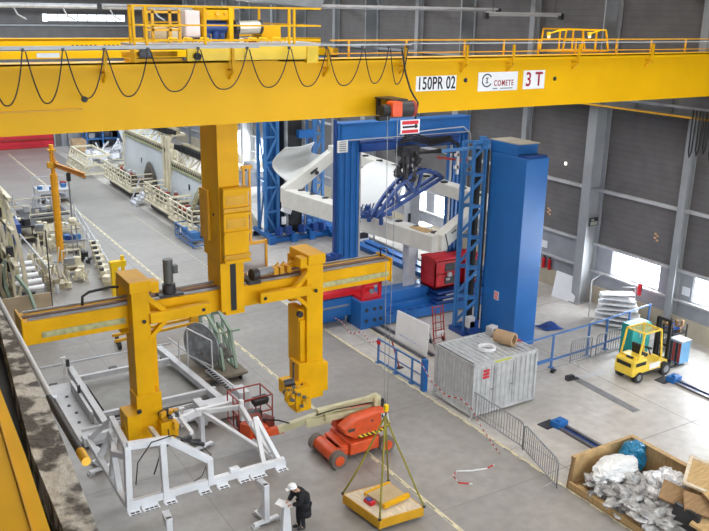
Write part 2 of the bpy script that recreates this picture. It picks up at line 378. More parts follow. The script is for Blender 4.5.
# end wall, left part
ew = MB(); ew.box(-4, 13.0, 92.3, 92.6, 0, 17.3); ew.box(13.0, 18.8, 92.3, 92.6, 4.6, 17.3); ew.box(18.8, XW, 92.3, 92.6, 0, 12.9); ew.box(27.3, XW, 92.3, 92.6, 12.9, 13.6)
ew.box(18.8, XW, 92.3, 92.6, 13.6, 17.3)
struct('wall_back', ew, CLAD)
wl = MB(); wl.box(-4.3, -4, -3, 92.6, 0, 17.3); struct('wall_left', wl, CLAD)
wq = MB(); wq.box(-4.3, XW+.2, -3.3, -3, 0, 6.0); wq.box(-4.3, XW+.2, -3.3, -3, 14.5, 17.3); wq.box(-4.3, -1, -3.3, -3, 6, 14.5); wq.box(29, XW+.2, -3.3, -3, 6, 14.5); struct('wall_front', wq, CLAD)
fm = MB()
for k in range(11): fm.box(-1+k*3-.05, -1+k*3+.05, -3.2, -3.05, 6, 14.5)
for z in (6.05, 8.8, 11.6, 14.45): fm.box(-1, 29, -3.2, -3.05, z-.05, z+.05)
fo = struct('window_25', fm, STEEL); fg = MB(); fg.box(-1, 29, -3.16, -3.14, 6, 14.5); part('window_pane', fg, glass, fo)  # unseen window band, added behind the camera to carry the front fill
L = bpy.data.lights.new('daylight_or_fill', 'AREA'); L.shape = 'RECTANGLE'; L.size = 29; L.size_y = 8.2; L.energy = FRONT_FILL_E; L.color = (1, .97, .92)  # added fill lamp that brightens the faces turned to the camera
lo = bpy.data.objects.new('daylight_or_fill', L); COL.objects.link(lo); lo.location = (14, -3.4, 10.2); lo.rotation_euler = V((0, 1, -.1)).to_track_quat('-Z', 'Z').to_euler()
g = MB(); g.box(19.3, 27.3, 92.42, 92.46, 12.9, 13.6)
hw = MB()
for k in range(8): hw.box(19.3+k, 19.36+k, 92.38, 92.5, 12.9, 13.6)
hw.box(19.3, XW, 92.36, 92.5, 12.86, 12.93)
h_ = struct('window_20', hw, DRK); part('window_pane', g, emis('sky_behind_strip_window', (.85, .93, 1), 2.2), h_)
cg = MB(); cg.box(19.3, XW, 91.9, 92.3, 0, 3.2); cg = MB(); cg.box(19.6, XW, 92.2, 92.3, 0, 3.4); struct('wall_back_lower', cg, CLADL)
for k, z in enumerate((4.2, 8.0, 11.0, 12.4)):
    t = MB(); t.box(-4, XW, 92.12, 92.3, z, z+.18); struct('trim_%d' % (40+k), t, STEEL)
# red roller door
rd = MB(); rd.box(13.0, 18.8, 92.2, 92.32, 0, 4.6); d1 = struct('door_1', rd, RED_CLAD)
df = MB(); df.box(12.85, 13.0, 92.0, 92.3, 0, 4.7); df.box(18.8, 18.95, 92.0, 92.3, 0, 4.7); df.box(12.85, 18.95, 92.0, 92.3, 4.6, 4.85); part('door_frame', df, STEEL, d1)
db = MB(); db.box(13.0, 18.8, 92.1, 92.2, .9, 1.02); db.box(13.0, 18.8, 92.1, 92.2, 0, .1); part('door_rail', db, REDD, d1)
# white door on the right wall far away
wd = MB(); wd.box(XW-.06, XW-.01, 77.2, 81.2, 0, 4.0); d2 = struct('door_2', wd, WHTD)
t = MB(); t.box(XW-.1, XW-.02, 77.0, 77.2, 0, 4.2); t.box(XW-.1, XW-.02, 81.2, 81.4, 0, 4.2); t.box(XW-.1, XW-.02, 77.0, 81.4, 4.0, 4.2); part('door_frame', t, STEEL, d2)
# roof: ribbed deck, trusses, purlins, skylights
rf = MB(); rf.box(-4.3, XW+.3, -3.3, 92.6, 17.3, 17.5); struct('ceiling', rf, ROOFM)
for i, y in enumerate((4, 14.5, 25, 35.5, 46, 56.5, 67, 77.5, 88)):
    t = MB(); t.bar((-4, y, 15.35), (XW, y, 15.35), .22, .2); t.bar((-4, y, 16.9), (XW, y, 16.9), .22, .2)
    x = -4
    while x < XW-1:
        t.bar((x, y, 15.35), (x+1.52, y, 16.9), .1); t.bar((x+1.52, y, 16.9), (x+3.04, y, 15.35), .1); x += 3.04
    struct('trim_%d' % (70+i), t, TRUSSM)
t = MB()
for x in range(-3, 32, 5): t.bar((x, -3, 17.15), (x, 92, 17.15), .12, .2)
for x in (6, 16, 26): t.bar((x, -3, 15.25), (x, 92, 15.25), .08, .08)
struct('trim_80', t, TRUSSM)
skl = emis('skylight_sheet', (.93, .97, 1), 1.0)
for i, (y, e, c) in enumerate(((-1, 900, (1, .95, .88)), (9.2, 1500, (1, .96, .9)), (19.8, 1000, (1, .97, .93)), (30.2, 1500, (1, .98, .96)), (40.8, 2100, (.96, .98, 1)), (51.2, 2600, (.86, .93, 1)), (61.8, 2800, (.84, .92, 1)), (72.2, 2800, (.84, .92, 1)), (82.8, 2800, (.84, .92, 1)))):
    s_ = MB(); s_.box(2, 29, y-.9, y+.9, 17.25, 17.29); struct('window_%d' % (30+i), s_, skl)
    L = bpy.data.lights.new('skylight', 'AREA'); L.shape = 'RECTANGLE'; L.size = 27; L.size_y = 1.8; L.energy = e; L.color = c
    lo = bpy.data.objects.new('skylight', L); COL.objects.link(lo); lo.location = (15.5, y, 17.2)
# floor markings
def strip(pts, w, z=.004):
    m = MB()
    for a, b in zip(pts[:-1], pts[1:]):
        a = V((*a, z)); b = V((*b, z)); d = (b-a).normalized(); n = V((-d.y, d.x, 0))*w/2
        m.add([a+n, b+n, b-n, a-n], [(0, 1, 2, 3)])
    return m
def mark(name, label, mb, m):
    o = struct(name, mb, m); return o
lA = MB(); y = 12.0
while y < 90:
    s_ = strip([(13.72, y), (13.72, min(y+.45, 90))], .05, .008); lA.add(s_.v, s_.f); y += .9
mark('trim_50', '', strip([(13.75, 5), (13.75, 90)], .15), YLINE); mark('trim_51', '', lA, GRIDM)
mark('trim_52', '', strip([(18.12, 5), (18.12, 46)], .14), YLINE)
lB = MB(); y = 8.0
while y < 28:
    s_ = strip([(18.06, y), (18.06, y+.4)], .04, .008); lB.add(s_.v, s_.f); y += .9
mark('trim_53', '', lB, GRIDM)
lC = MB(); y = 44
while y < 60:
    s_ = strip([(17.0, y), (17.0, y+.2)], .07); lC.add(s_.v, s_.f); y += .45
mark('trim_54', '', lC, YLINE)
jt = MB()
for y in (11.0, 17.2, 23.4, 29.6, 35.8, 42.0, 45.6, 52, 58.5, 65, 71.5, 78):
    s_ = strip([(1.5, y), (XW-.2, y)], .035, .002); jt.add(s_.v, s_.f)
for x in (8.0, 13.2, 19.0, 25.5):
    s_ = strip([(x, 2), (x, 91)], .035, .002); jt.add(s_.v, s_.f)
mark('trim_55', '', jt, JOINT)
mark('trim_56', '', strip([(24.5, 22.1), (24.38, 18.8)], .40, .006), GRIDM)
mark('trim_57', '', strip([(24.3, 22.15), (26.1, 22.05)], .32, .005), LGREY)
mark('trim_58', '', strip([(21.2, 14.6), (30.5, 14.9)], .12, .005), YLINE)

# ================================================================== WALKWAY LEDGE AT THE LEFT (left runway, under the camera)
def ledge_line(p, q, z, w, h):
    a = V(p); b = V(q); d = (b-a).normalized(); return (a-d*5).to_3d(), (b+d*30).to_3d()
lg = MB(); zt = [(1.12, 5.2), (1.25, 7.5), (1.29, 10.2), (1.32, 60), (1.20, 60), (1.18, 9.6), (.93, 6.5), (.91, 5.3), (.88, 2), (1.0, 2)]
lg.prism([(x, y, 10.2) for x, y in zt], (0, 0, .8)); struct('trim_60', lg, DUST)
dk = MB(); dk.box(.3, 1.2, 1, 60, 10.4, 10.7); struct('trim_61', dk, DRK)
lc = MB()
for y in (4, 14.5, 25, 35.5, 46, 56.5): lc.box(.55, 1.1, y-.2, y+.2, 0, 10.2)
struct('trim_62', lc, STEEL)
t = thing('runway_bumper_tube', 'long grey tube with a yellow end cap lying beside the dusty ledge', 'tube', (1.29, 6.3, 10.85))
m = MB(); m.cyl((1.285, 6.35, 10.98), (1.275, 7.5, 10.98), .036, n=14); part('dark_tube', m, DRK, t)
m = MB(); m.cyl((1.295, 7.5, 10.98), (1.40, 16, 10.98), .03, n=14); part('tube_body', m, LGREY, t)
m = MB(); m.cyl((1.287, 6.17, 10.98), (1.285, 6.36, 10.98), .038, n=14); part('end_cap', m, YELD, t, label='yellow end cap')
m = MB(); m.bar((1.22, 7.5, 10.99), (1.35, 7.5, 10.99), .03); part('clamp', m, LGREY, t)
t = thing('walkway_beam', 'yellow painted beam edge running along the bottom left corner', 'beam', (.6, 4.5, 11.1))
m = MB()
m.prism([(.86, 7.45, 11.1), (.83, 6.1, 11.1), (.78, 5.0, 11.1), (.70, 3.6, 11.1), (.3, 3.6, 11.1), (.3, 9.6, 11.1), (.9, 9.6, 11.1)], (0, 0, .1))
part('beam_body', m, YEL2, t)
m = MB(); m.bar((.62, 3.7, 11.21), (.80, 7.9, 11.21), .012, .02); part('edge_lip', m, YELD, t)

# ================================================================== OVERHEAD CRANE
cr = thing('overhead_crane', 'long yellow overhead crane bridge with number plates crossing the whole hall in front', 'crane', (15, 20.8, 11.4))
m = MB(); m.box(1.3, 30.6, 20.5, 21.1, 11.62, 13.16); part('front_girder', m, YEL, cr)
m = MB(); m.box(1.3, 30.6, 20.42, 21.18, 13.16, 13.20); m.box(1.3, 30.6, 20.42, 20.45, 13.08, 13.2); m.box(1.3, 30.6, 20.5, 21.1, 11.58, 11.62); part('girder_flange', m, YEL, cr)
m = MB(); m.box(1.3, 30.6, 23.3, 23.9, 11.62, 12.86); m.box(1.3, 30.6, 23.2, 24.0, 12.86, 12.9); part('rear_girder', m, YEL, cr)
m = MB(); m.box(1.3, 4.9, 20.44, 20.5, 12.12, 12.15); part('seam_rib', m, YELD, cr)
for x in (1.25, 30.6): m = MB(); m.box(x-.15, x+.35, 19.6, 25, 11.42, 11.95); part('end_carriage', m, YEL, cr, bev=.02)
# cable track: grey channel on L brackets in front of the top flange
m = MB(); m.box(1.3, 9.4, 20.14, 20.24, 13.53, 13.61); m.box(9.4, 14.2, 20.16, 20.22, 13.57, 13.61); m.box(14.2, 29.5, 20.17, 20.21, 13.60, 13.63); part('cable_track', m, LGREY, cr)
for x in (2.6, 5.45, 8.7, 11.5, 14.05, 16.3, 18.15, 21.0, 24.6, 28.2):
    m = MB(); m.box(x-.035, x+.035, 20.2, 20.26, 12.98, 13.56); m.box(x-.035, x+.035, 20.2, 20.5, 12.96, 13.0); m.bar((x, 20.22, 12.98), (x, 20.5, 12.75), .05)
    part('track_bracket', m, YEL2, cr)
m = MB(); m.box(12.0, 29.5, 21.0, 21.04, 13.66, 13.70); m.box(12.0, 29.5, 20.98, 21.02, 13.30, 13.33)
part('handrail', m, YELD, cr)
for x in (12.6, 14.6, 16.8, 18.4, 19.9, 21.6, 23.6, 25.4, 27.3, 29.2):
    m = MB(); m.box(x-.025, x+.025, 20.98, 21.03, 13.18, 13.68); part('rail_post', m, YELD, cr)
# festoon: sagging cables between trolleys
pk = [2.75, 3.61, 4.48, 5.41, 6.46, 7.73, 9.05, 10.25, 11.37, 12.52, 13.38, 14.04]
lo_ = [12.32, 12.34, 12.42, 12.43, 12.51, 12.52, 12.53, 12.52, 12.51, 12.54, 12.49]
for a, b, z in zip(pk[:-1], pk[1:], lo_):
    pts = []
    for i in range(17):
        u = i/16; k = abs(2*u-1); zz = z + (13.5-z)*(k**2.9); pts.append((a+.05+(b-a-.1)*u + .04*math.sin(u*7), 20.1+.03*math.sin(u*5), zz))
    m = MB(); m.tube(pts, .016, 6); part('festoon_cable', m, BLK, cr)
for a in pk[1:]:
    m = MB(); m.cbox((a, 20.12, 13.53), (.06, .06, .07)); part('cable_trolley', m, DRK, cr)
m = MB(); m.cyl((4.88, 20.10, 12.40), (4.88, 20.18, 12.40), .07, n=12); part('socket', m, BLK, cr)
for x, z in ((16.5, 12.5), (20.25, 12.45)):
    m = MB(); m.cyl((x, 20.48, z), (x, 20.52, z), .07, n=14); m.cyl((x-.03, 20.46, z-.03), (x-.03, 20.5, z-.03), .03, n=10); part('access_hole', m, DRK, cr)
# number plate and maker's plate
def plate(x0, x1, z0, z1, y=20.485): m = MB(); m.box(x0, x1, y, y+.015, z0, z1); return m
p = part('number_plate', plate(14.64, 16.14, 12.22, 12.66), WPLA, cr, label='white plate with black 150PR 02')
m = MB(); lettering(m, '150PR 02', .52, (15.39, 20.478, 12.43), .67, 1.06); part('lettering', m, BLKLET, p)
p = part('maker_plate', plate(17.0, 18.62, 12.14, 12.72), WPLA, cr, label='white plate with a round emblem and dark red lettering')
m = MB(); lettering(m, 'COMETE', .25, (18.04, 20.478, 12.37), .70, 1.28); part('lettering', m, REDLET, p)
m = MB()
for k in range(26):
    a0 = .55+k*(2*PI-1.1)/26; a1 = .55+(k+1)*(2*PI-1.1)/26
    m.bar((17.35+.19*math.cos(a0), 20.478, 12.47+.19*math.sin(a0)), (17.35+.19*math.cos(a1), 20.478, 12.47+.19*math.sin(a1)), .012, .035)
m.box(17.335, 17.365, 20.472, 20.484, 12.39, 12.55); m.box(17.30, 17.40, 20.472, 20.484, 12.53, 12.555); m.box(17.30, 17.40, 20.472, 20.484, 12.385, 12.41); part('emblem', m, BLKLET, p)
m = MB(); x = 17.6
for k in range(16):
    if k not in (4, 5): m.box(x, x+.035, 20.474, 20.484, 12.2, 12.225)
    x += .052
part('small_print', m, BLKLET, p)
p = part('capacity_plate', plate(18.86, 19.79, 12.15, 12.74), WPLA, cr, label='white plate with dark red 3 T')
m = MB(); lettering(m, '3 T', .62, (19.32, 20.478, 12.44), .86); part('lettering', m, REDLET, p)
p = part('warning_label', plate(3.9, 4.4, 13.36, 13.46, 20.12), WPLA, cr)
# safety cage at the right above the girder, with two lamps
cg = thing('inspection_platform', 'small yellow railed inspection platform on top of the girder at the right', 'platform', (22.2, 21.6, 13.3))
m = MB()
for y in (21.2, 22.3):
    m.pipe([(21.2, y, 13.3), (21.3, y, 14.0), (23.2, y, 13.98), (23.4, y, 13.3)], .05); m.pipe([(21.3, y, 13.65), (23.3, y, 13.65)], .04)
    m.bar((22.1, y, 13.3), (22.1, y, 14.0), .05); m.bar((22.75, y, 13.3), (22.75, y, 14.0), .05)
m.bar((23.2, 21.2, 13.98), (23.2, 22.3, 13.98), .05); m.bar((21.3, 21.2, 14), (21.3, 22.3, 14), .05); part('railing', m, YEL2, cg)
m = MB(); m.box(21.2, 23.4, 21.2, 22.3, 13.24, 13.3); part('deck', m, YELD, cg)
for x in (20.4, 22.3):
    m = MB(); m.pipe([(x, 21.1, 13.86), (x+.5, 21.1, 13.98), (x+.9, 21.2, 13.98)], .04); m.cyl((x, 21.1, 13.8), (x, 21.1, 13.92), .07, n=12); part('lamp_arm', m, YELB, cg)
    m = MB(); m.sph((x, 21.08, 13.77), .055, n=10); part('bulb', m, emis('lamp_glow', (1, .85, .5), 1.6), cg)

# ------------------------------------------------------------------ crane trolley
tr = thing('crane_trolley', 'yellow crane trolley with railed platform, cabinets and winch riding on the bridge girder', 'trolley', (8.7, 21.5, 13.2))
m = MB(); m.box(6.15, 11.3, 20.3, 21.3, 13.58, 13.64); m.box(7.7, 11.3, 21.3, 24.2, 13.58, 13.64); part('deck', m, LGREY, tr)
m = MB(); m.box(7.5, 11.15, 20.28, 20.36, 13.22, 13.58); m.box(10.85, 11.2, 20.24, 20.4, 13.12, 13.6); part('side_beam', m, YELB, tr, bev=.01)
m = MB(); m.box(6.1, 7.45, 20.5, 20.9, 13.20, 13.28); m.box(6.1, 7.5, 21.0, 21.1, 13.3, 13.42); m.box(8.6, 10.0, 20.26, 20.3, 13.15, 13.2); part('lower_rail', m, YEL2, tr)
for x in (6.6, 10.7):
    for y in ((20.8, 23.6) if x > 7 else (20.8,)): m = MB(); m.cyl((x, y-.06, 13.36), (x, y+.06, 13.36), .16, n=16); part('wheel', m, DRK, tr)
m = MB(); m.cyl((7.75, 20.2, 13.33), (7.75, 20.28, 13.33), .095, n=16); m.sph((7.75, 20.2, 13.35), .06, n=8); part('horn', m, BLK, tr)
m = MB()
for y, xa in ((20.32, 6.2), (24.1, 7.7)):
    m.bar((xa, y, 14.52), (11.3, y, 14.52), .05); m.bar((xa, y, 14.08), (11.3, y, 14.08), .04); m.bar((xa, y, 13.72), (11.3, y, 13.72), .02, .05)
for x, yb in ((6.2, 20.6), (11.28, 24.1)): m.bar((x, 20.32, 14.52), (x, yb, 14.52), .05); m.bar((x, 20.32, 14.08), (x, yb, 14.08), .04)
part('railing', m, YEL, tr)
for x, y in ((6.2, 20.32), (6.5, 20.32), (8.0, 20.32), (10.35, 20.32), (10.5, 20.32), (6.2, 20.6), (7.75, 24.1), (10.4, 24.1), (11.25, 24.1)):
    m = MB(); m.box(x-.03, x+.03, y-.03, y+.03, 13.2 if y < 21 and x < 6.3 else 13.6, 14.54); part('rail_post', m, YEL, tr)
# orange-brown cage frame of the ladder and boxes behind
m = MB()
for x in (6.7, 6.9, 7.35, 7.6): m.box(x-.035, x+.035, 21.0, 21.07, 13.62, 14.45)
for z in (14.38, 14.05, 13.95, 13.7): m.box(6.7, 7.6, 21.0, 21.05, z-.03, z+.03)
part('cage_frame', m, YELD, tr)
def cab_part(x0, x1, y0, y1, z0, z1, mt, nm='control_cabinet', lab=None):
    m = MB(); m.box(x0, x1, y0, y1, z0, z1); c = part(nm, m, mt, tr, bev=.012, label=lab)
    return c
CABM = mat('pinkish_grey_cabinet', (.72, .62, .60), .5, var=.05)
c1 = cab_part(7.9, 8.3, 21.4, 21.75, 13.75, 14.42, CABM, lab='tall pinkish grey cabinet')
m = MB(); m.box(7.93, 8.27, 21.385, 21.4, 13.78, 14.39); part('cabinet_door', m, CABM, c1); m = MB(); m.box(7.9, 8.3, 21.42, 21.7, 13.66, 13.75); m.cyl((8.0, 21.5, 13.62), (8.0, 21.5, 13.7), .03); m.cyl((8.2, 21.5, 13.62), (8.2, 21.5, 13.7), .03); part('cable_gland', m, DRK, c1)
c2 = cab_part(6.98, 7.42, 21.5, 21.9, 13.68, 14.0, mat('beige_cabinet', (.60, .50, .33), .5), lab='low beige cabinet')
cab_part(7.48, 7.78, 21.5, 21.9, 13.68, 13.98, BEI)
m = MB(); m.box(8.42, 9.14, 21.4, 21.5, 14.2, 14.5); m.box(8.36, 8.46, 21.35, 21.9, 13.64, 14.5); m.box(9.1, 9.22, 21.35, 21.9, 13.64, 14.5); m.box(8.4, 9.2, 21.4, 22.2, 14.44, 14.5); part('winch_frame', m, YEL, tr, bev=.01)
m = MB(); m.cyl((8.5, 21.38, 14.36), (8.5, 21.36, 14.36), .05); m.cyl((8.78, 21.4, 14.36), (8.78, 21.33, 14.36), .07); m.cyl((9.0, 21.4, 14.36), (9.0, 21.36, 14.36), .04); part('bearing_cap', m, YELD, tr)
m = MB(); m.cyl((8.48, 21.6, 14.0), (9.08, 21.6, 14.0), .17, n=18); m.box(8.5, 8.62, 21.5, 21.7, 13.62, 13.9); m.box(8.9, 9.02, 21.5, 21.7, 13.62, 13.9); m.cyl((8.76, 21.5, 13.64), (8.76, 21.5, 13.9), .1); part('winch_motor', m, BLUD, tr)
m = MB(); m.cyl((9.4, 21.5, 14.0), (10.05, 21.5, 14.02), .17, n=20); part('rope_drum', m, mat('dull_silver_drum', (.62, .60, .52), .35, metal=.4), tr)
m = MB(); m.cyl((9.28, 21.5, 14.0), (9.4, 21.5, 14.0), .2, n=18); m.cyl((10.02, 21.5, 14.02), (10.09, 21.5, 14.02), .19, n=18); m.box(9.25, 9.4, 21.4, 21.7, 13.64, 14); part('drum_flange', m, DRK, tr)
m = MB(); m.box(10.15, 10.75, 21.6, 22.2, 13.64, 14.05); m.box(10.05, 10.2, 21.7, 22.1, 13.8, 14.0); part('gear_housing', m, YEL2, tr, bev=.015)
m = MB()
for x in (7.2, 7.6, 8.05, 9.4, 9.7, 10.1, 10.5): m.tube([(x, 20.9, 13.64), (x+.05, 20.85, 13.76), (x+.25, 20.85, 13.74), (x+.3, 20.9, 13.64)], .022, 6)
part('cable_loop', m, YELB, tr)
m = MB(); m.box(9.4, 9.7, 20.9, 21.1, 13.64, 13.74); part('red_brake', m, REDD, tr)

# ------------------------------------------------------------------ manipulator: mast, cross beam and two gripper legs
mp = thing('gripper_manipulator', 'tall yellow mast with a wide crossbeam and two downward legs hanging below the crane', 'manipulator', (9.2, 22.4, 2.2))
m = MB(); m.box(8.81, 9.46, 21.8, 23.05, 7.4, 13.5); part('mast', m, YEL2, mp, bev=.01)
m = MB(); m.box(8.84, 9.62, 21.55, 21.8, 7.45, 9.62); part('mast_sleeve', m, YEL2, mp, bev=.012)
for z in (9.55, 9.0, 8.85, 8.3, 7.62, 7.45):
    m = MB(); m.box(8.82, 9.64, 21.47, 21.6, z-.045, z+.045); part('sleeve_rib', m, YELD if z in (9.0, 7.62) else YEL2, mp)
for z in (9.25, 8.58, 7.53):
    m = MB(); m.box(8.92, 9.54, 21.535, 21.56, z-.14 if z > 8 else z-.05, z+.14 if z > 8 else z+.05); part('recess_panel', m, YELD, mp)
m = MB(); m.box(8.74, 8.81, 22.5, 23.1, 7.9, 9.4); part('side_plate', m, YELD, mp)
m = MB(); m.box(8.88, 9.5, 21.7, 23.0, 5.75, 7.5); m.box(8.72, 9.45, 21.62, 21.7, 5.9, 7.4); part('lower_mast', m, YEL2, mp, bev=.01)
m = MB(); m.box(9.02, 9.2, 21.605, 21.63, 5.92, 7.4); part('slot', m, BLK, mp)
m = MB(); m.cyl((8.80, 22.2, 8.75), (8.815, 22.2, 8.75), .05); m.cyl((8.80, 22.7, 9.1), (8.815, 22.7, 9.1), .05); part('bolt_hole', m, DRK, mp)
# crossbeam
m = MB(); m.box(3.26, 14.95, 21.9, 22.75, 5.86, 6.52); cb = part('crossbeam', m, YEL2, mp, bev=.012)
for x0, x1 in ((3.7, 5.95), (12.3, 14.85)):
    m = MB(); m.box(x0, x1, 21.87, 21.9, 6.02, 6.18); part('rack_strip', m, mat('weathered_greenish_strip', (.42, .40, .20), .6, var=.25, scale=6), cb)
m = MB()
for y in (21.98, 22.6): m.box(3.4, 14.9, y, y+.06, 6.52, 6.58)
part('guide_rail', m, GREYM, cb)
m = MB(); m.box(3.3, 14.9, 22.2, 22.4, 6.52, 6.54); part('belt_tray', m, mat('brown_belt', (.16, .07, .035), .7), cb)
for x in (3.24, 14.95): m = MB(); m.box(x-.03, x+.03, 21.85, 22.8, 5.8, 6.62); part('end_plate', m, YEL2, cb, bev=.01)
m = MB(); m.bar((3.4, 22.1, 6.62), (5.8, 22.1, 6.62), .03); m.bar((12.3, 22.1, 6.64), (14.9, 22.1, 6.64), .03); m.bar((6.8, 22.3, 6.62), (8.7, 22.3, 6.62), .05); part('spindle', m, mat('brown_spindle', (.20, .12, .08), .5), cb)
m = MB(); m.tube([(4.9, 22.3, 6.6), (4.92, 22.3, 6.85), (5.1, 22.3, 6.95), (5.7, 22.3, 7.0), (5.9, 22.2, 7.0)], .04); m.tube([(14.8, 22.3, 6.6), (14.75, 22.3, 6.9), (15.0, 22.3, 6.85), (15.1, 22.3, 6.7)], .03); m.tube([(12.35, 22.5, 6.7), (12.4, 22.5, 6.95), (12.6, 22.5, 6.8)], .03); part('cable_hose', m, BLK, cb)
def leg(side):
    """side -1: left leg, +1: right leg; the arm points towards the mast"""
    s = -side; x0 = 6.03 if side < 0 else 12.1       # outer edge of the front plate
    def X(d): return x0+s*d                           # d measured towards the mast
    def B(m, d0, d1, *r):
        a, b = sorted((X(d0), X(d1))); return m.box(a, b, *r)
    lg_ = part('gripper_leg', B(MB(), 0, .5 if side < 0 else .58, 21.5, 21.9, 3.0 if side < 0 else 3.2, 7.0), YEL2, mp, bev=.012)
    m = MB(); B(m, -.05, .56, 21.44, 22.7, 6.98, 7.3); part('leg_cap', m, YEL2, lg_, bev=.015)
    m = MB(); B(m, .56, .8, 21.5, 21.9, 6.9, 7.22); part('cap_block', m, YEL2, lg_, bev=.015)
    m = MB(); B(m, .48, 2.28 if side < 0 else 2.2, 21.42, 21.62, 6.02, 6.34); part('support_arm', m, YEL2, lg_, bev=.012)
    m = MB(); m.bar((X(.45), 21.56, 6.8), (X(1.0), 21.56, 6.25), .16, .14); m.bar((X(.45), 21.56, 5.55), (X(.95), 21.56, 6.05), .16, .12); part('gusset', m, YEL2, lg_)
    m = MB()
    for d, z in ((2.05, 6.18), (.3, 6.14)): m.cyl((X(d), 21.40, z), (X(d), 21.44, z), .055, n=12)
    part('pin_hole', m, BLK, lg_)
    m = MB(); B(m, .05 if side < 0 else .5, .78, 21.92 if side < 0 else 21.7, 22.4, 2.6 if side < 0 else 3.6, 5.5); part('leg_body', m, YEL2, lg_, bev=.012)
    m = MB(); B(m, 0, .5, 22.75, 22.95, 5.4, 7.0); part('rear_plate', m, YEL2, lg_)
    return lg_, X, B
MOT = mat('motor_grey', (.10, .105, .10), .45)
lgL, X, B = leg(-1)
m = MB(); m.box(5.98, 6.72, 21.46, 22.1, 2.45, 3.9); part('lower_leg', m, YEL2, lgL, bev=.012)
m = MB(); m.box(5.62, 6.0, 21.25, 22.0, 2.42, 3.45); m.cyl((5.60, 21.6, 2.95), (5.63, 21.6, 2.95), .25, n=16); part('gripper_jaw', m, YEL2, lgL, bev=.015)
m = MB(); m.box(6.55, 6.98, 21.15, 21.6, 2.38, 3.05); m.box(6.95, 7.08, 21.2, 21.5, 2.5, 2.95); part('gripper_jaw', m, YEL2, lgL, bev=.015)
m = MB(); m.cyl((6.62, 21.5, 3.2), (6.85, 21.35, 3.28), .10); m.cyl((6.85, 21.4, 3.2), (6.88, 21.3, 3.08), .07); m.cyl((5.95, 21.3, 3.5), (6.02, 21.25, 3.55), .06); part('jaw_motor', m, DRK, lgL)
lgR, X, B = leg(1)
m = MB(); m.box(11.34, 11.6, 21.62, 22.2, 3.5, 5.15); m.box(11.2, 12.1, 21.46, 22.1, 2.45, 3.75); part('lower_leg', m, YEL2, lgR, bev=.012)
m = MB(); m.box(12.1, 12.3, 21.5, 22.2, 2.6, 3.6); part('side_plate', m, YEL2, lgR, bev=.01)
m = MB(); m.box(10.86, 11.4, 21.0, 21.6, 2.35, 3.15); m.box(10.6, 10.95, 21.2, 21.7, 2.9, 3.35); m.cyl((10.7, 21.0, 2.8), (10.7, 21.25, 2.8), .14); part('gripper_jaw', m, YEL2, lgR, bev=.015)
m = MB(); m.cyl((10.55, 21.2, 3.35), (10.85, 21.1, 3.4), .12); m.cyl((10.5, 21.1, 3.15), (10.62, 21.1, 3.0), .07); m.cyl((11.3, 21.62, 5.4), (11.3, 21.5, 5.4), .1); part('jaw_motor', m, DRK, lgR)
m = MB(); m.tube([(10.98, 21.4, 3.9), (10.95, 21.35, 3.3), (11.05, 21.3, 3.05), (11.2, 21.2, 3.2)], .03); part('cable_hose', m, BLK, lgR)
m = MB(); m.tube([(6.7, 21.0, 2.9), (6.6, 20.6, 2.7), (6.2, 20.3, 2.6), (5.9, 20.0, 2.2)], .02); part('cable_hose', m, BLK, lgL)
RG = random.Random(21)
for base, (ax_, ay_, az_), n_ in ((lgR, (10.75, 21.0, 3.0), 12), (lgL, (6.8, 21.15, 3.1), 6), (lgR, (11.1, 20.98, 2.7), 5)):
    m = MB()
    for k in range(n_): c = (ax_+RG.uniform(-.22, .22), ay_+RG.uniform(-.08, .12), az_+RG.uniform(-.25, .3)); m.cbox(c, (RG.uniform(.06, .2), .1, RG.uniform(.06, .18)), RG.random())
    part('fittings', m, YELD, base)
    m = MB()
    for k in range(n_//2): c = (ax_+RG.uniform(-.22, .22), ay_-.05, az_+RG.uniform(-.2, .35)); m.cyl(c, (c[0]+.1, c[1]-.06, c[2]), .05, n=8)
    part('fittings', m, MOT, base)
# drive motors on top of the crossbeam
d = part('drive_motor', MB().cyl((7.35, 22.2, 6.9), (7.35, 22.2, 7.6), .14, n=18), MOT, mp)
m = MB(); m.cyl((7.35, 22.2, 6.6), (7.35, 22.2, 6.86), .19, n=16); m.cbox((7.35, 22.2, 6.57), (.7, .5, .07)); part('gearbox', m, DRK, d)
m = MB(); m.cbox((7.53, 22.15, 7.3), (.14, .16, .24)); part('terminal_box', m, MOT, d)
d = part('drive_motor', MB().cyl((10.0, 21.9, 6.85), (10.55, 22.0, 6.85), .13, n=18), GREYM, mp)
m = MB(); m.cyl((9.82, 21.87, 6.83), (10.02, 21.9, 6.83), .19, n=16); m.cbox((9.9, 22.0, 6.6), (.4, .4, .12)); part('gearbox', m, DRK, d)
m = MB(); m.box(9.95, 10.75, 22.8, 22.84, 6.6, 7.5); m2 = MB(); m2.box(9.9, 9.97, 22.75, 22.9, 6.5, 7.6); m2.box(10.73, 10.8, 22.75, 22.9, 6.5, 7.6); m2.box(9.9, 10.8, 22.75, 22.9, 7.5, 7.58)
f = part('screen_frame', m2, YELD, mp); part('grey_screen', m, LGREY, f)
m = MB(); m.bar((10.12, 22.95, 5.9), (10.12, 22.95, 9.9), .07); m.bar((10.32, 22.95, 5.9), (10.32, 22.95, 9.9), .06); m.box(10.05, 10.4, 22.9, 23.0, 9.85, 9.95); part('guide_post', m, YELD, mp)
m = MB(); m.tube([(9.85, 22.9, 9.6), (9.87, 22.9, 8.5), (9.82, 22.9, 7.2), (9.8, 22.9, 6.6)], .03); part('cable_hose', m, BLK, mp)
m = MB()
for x in (10.8, 11.0, 11.25): m.cbox((x, 22.3, 6.72), (.14, .3, .22)); m.bar((x, 22.3, 6.8), (x+.15, 22.3, 6.95), .05)
m.bar((10.4, 22.3, 6.75), (11.6, 22.4, 6.85), .06); part('actuator_rod', m, YELD, mp)

mp.rotation_euler.z = .012
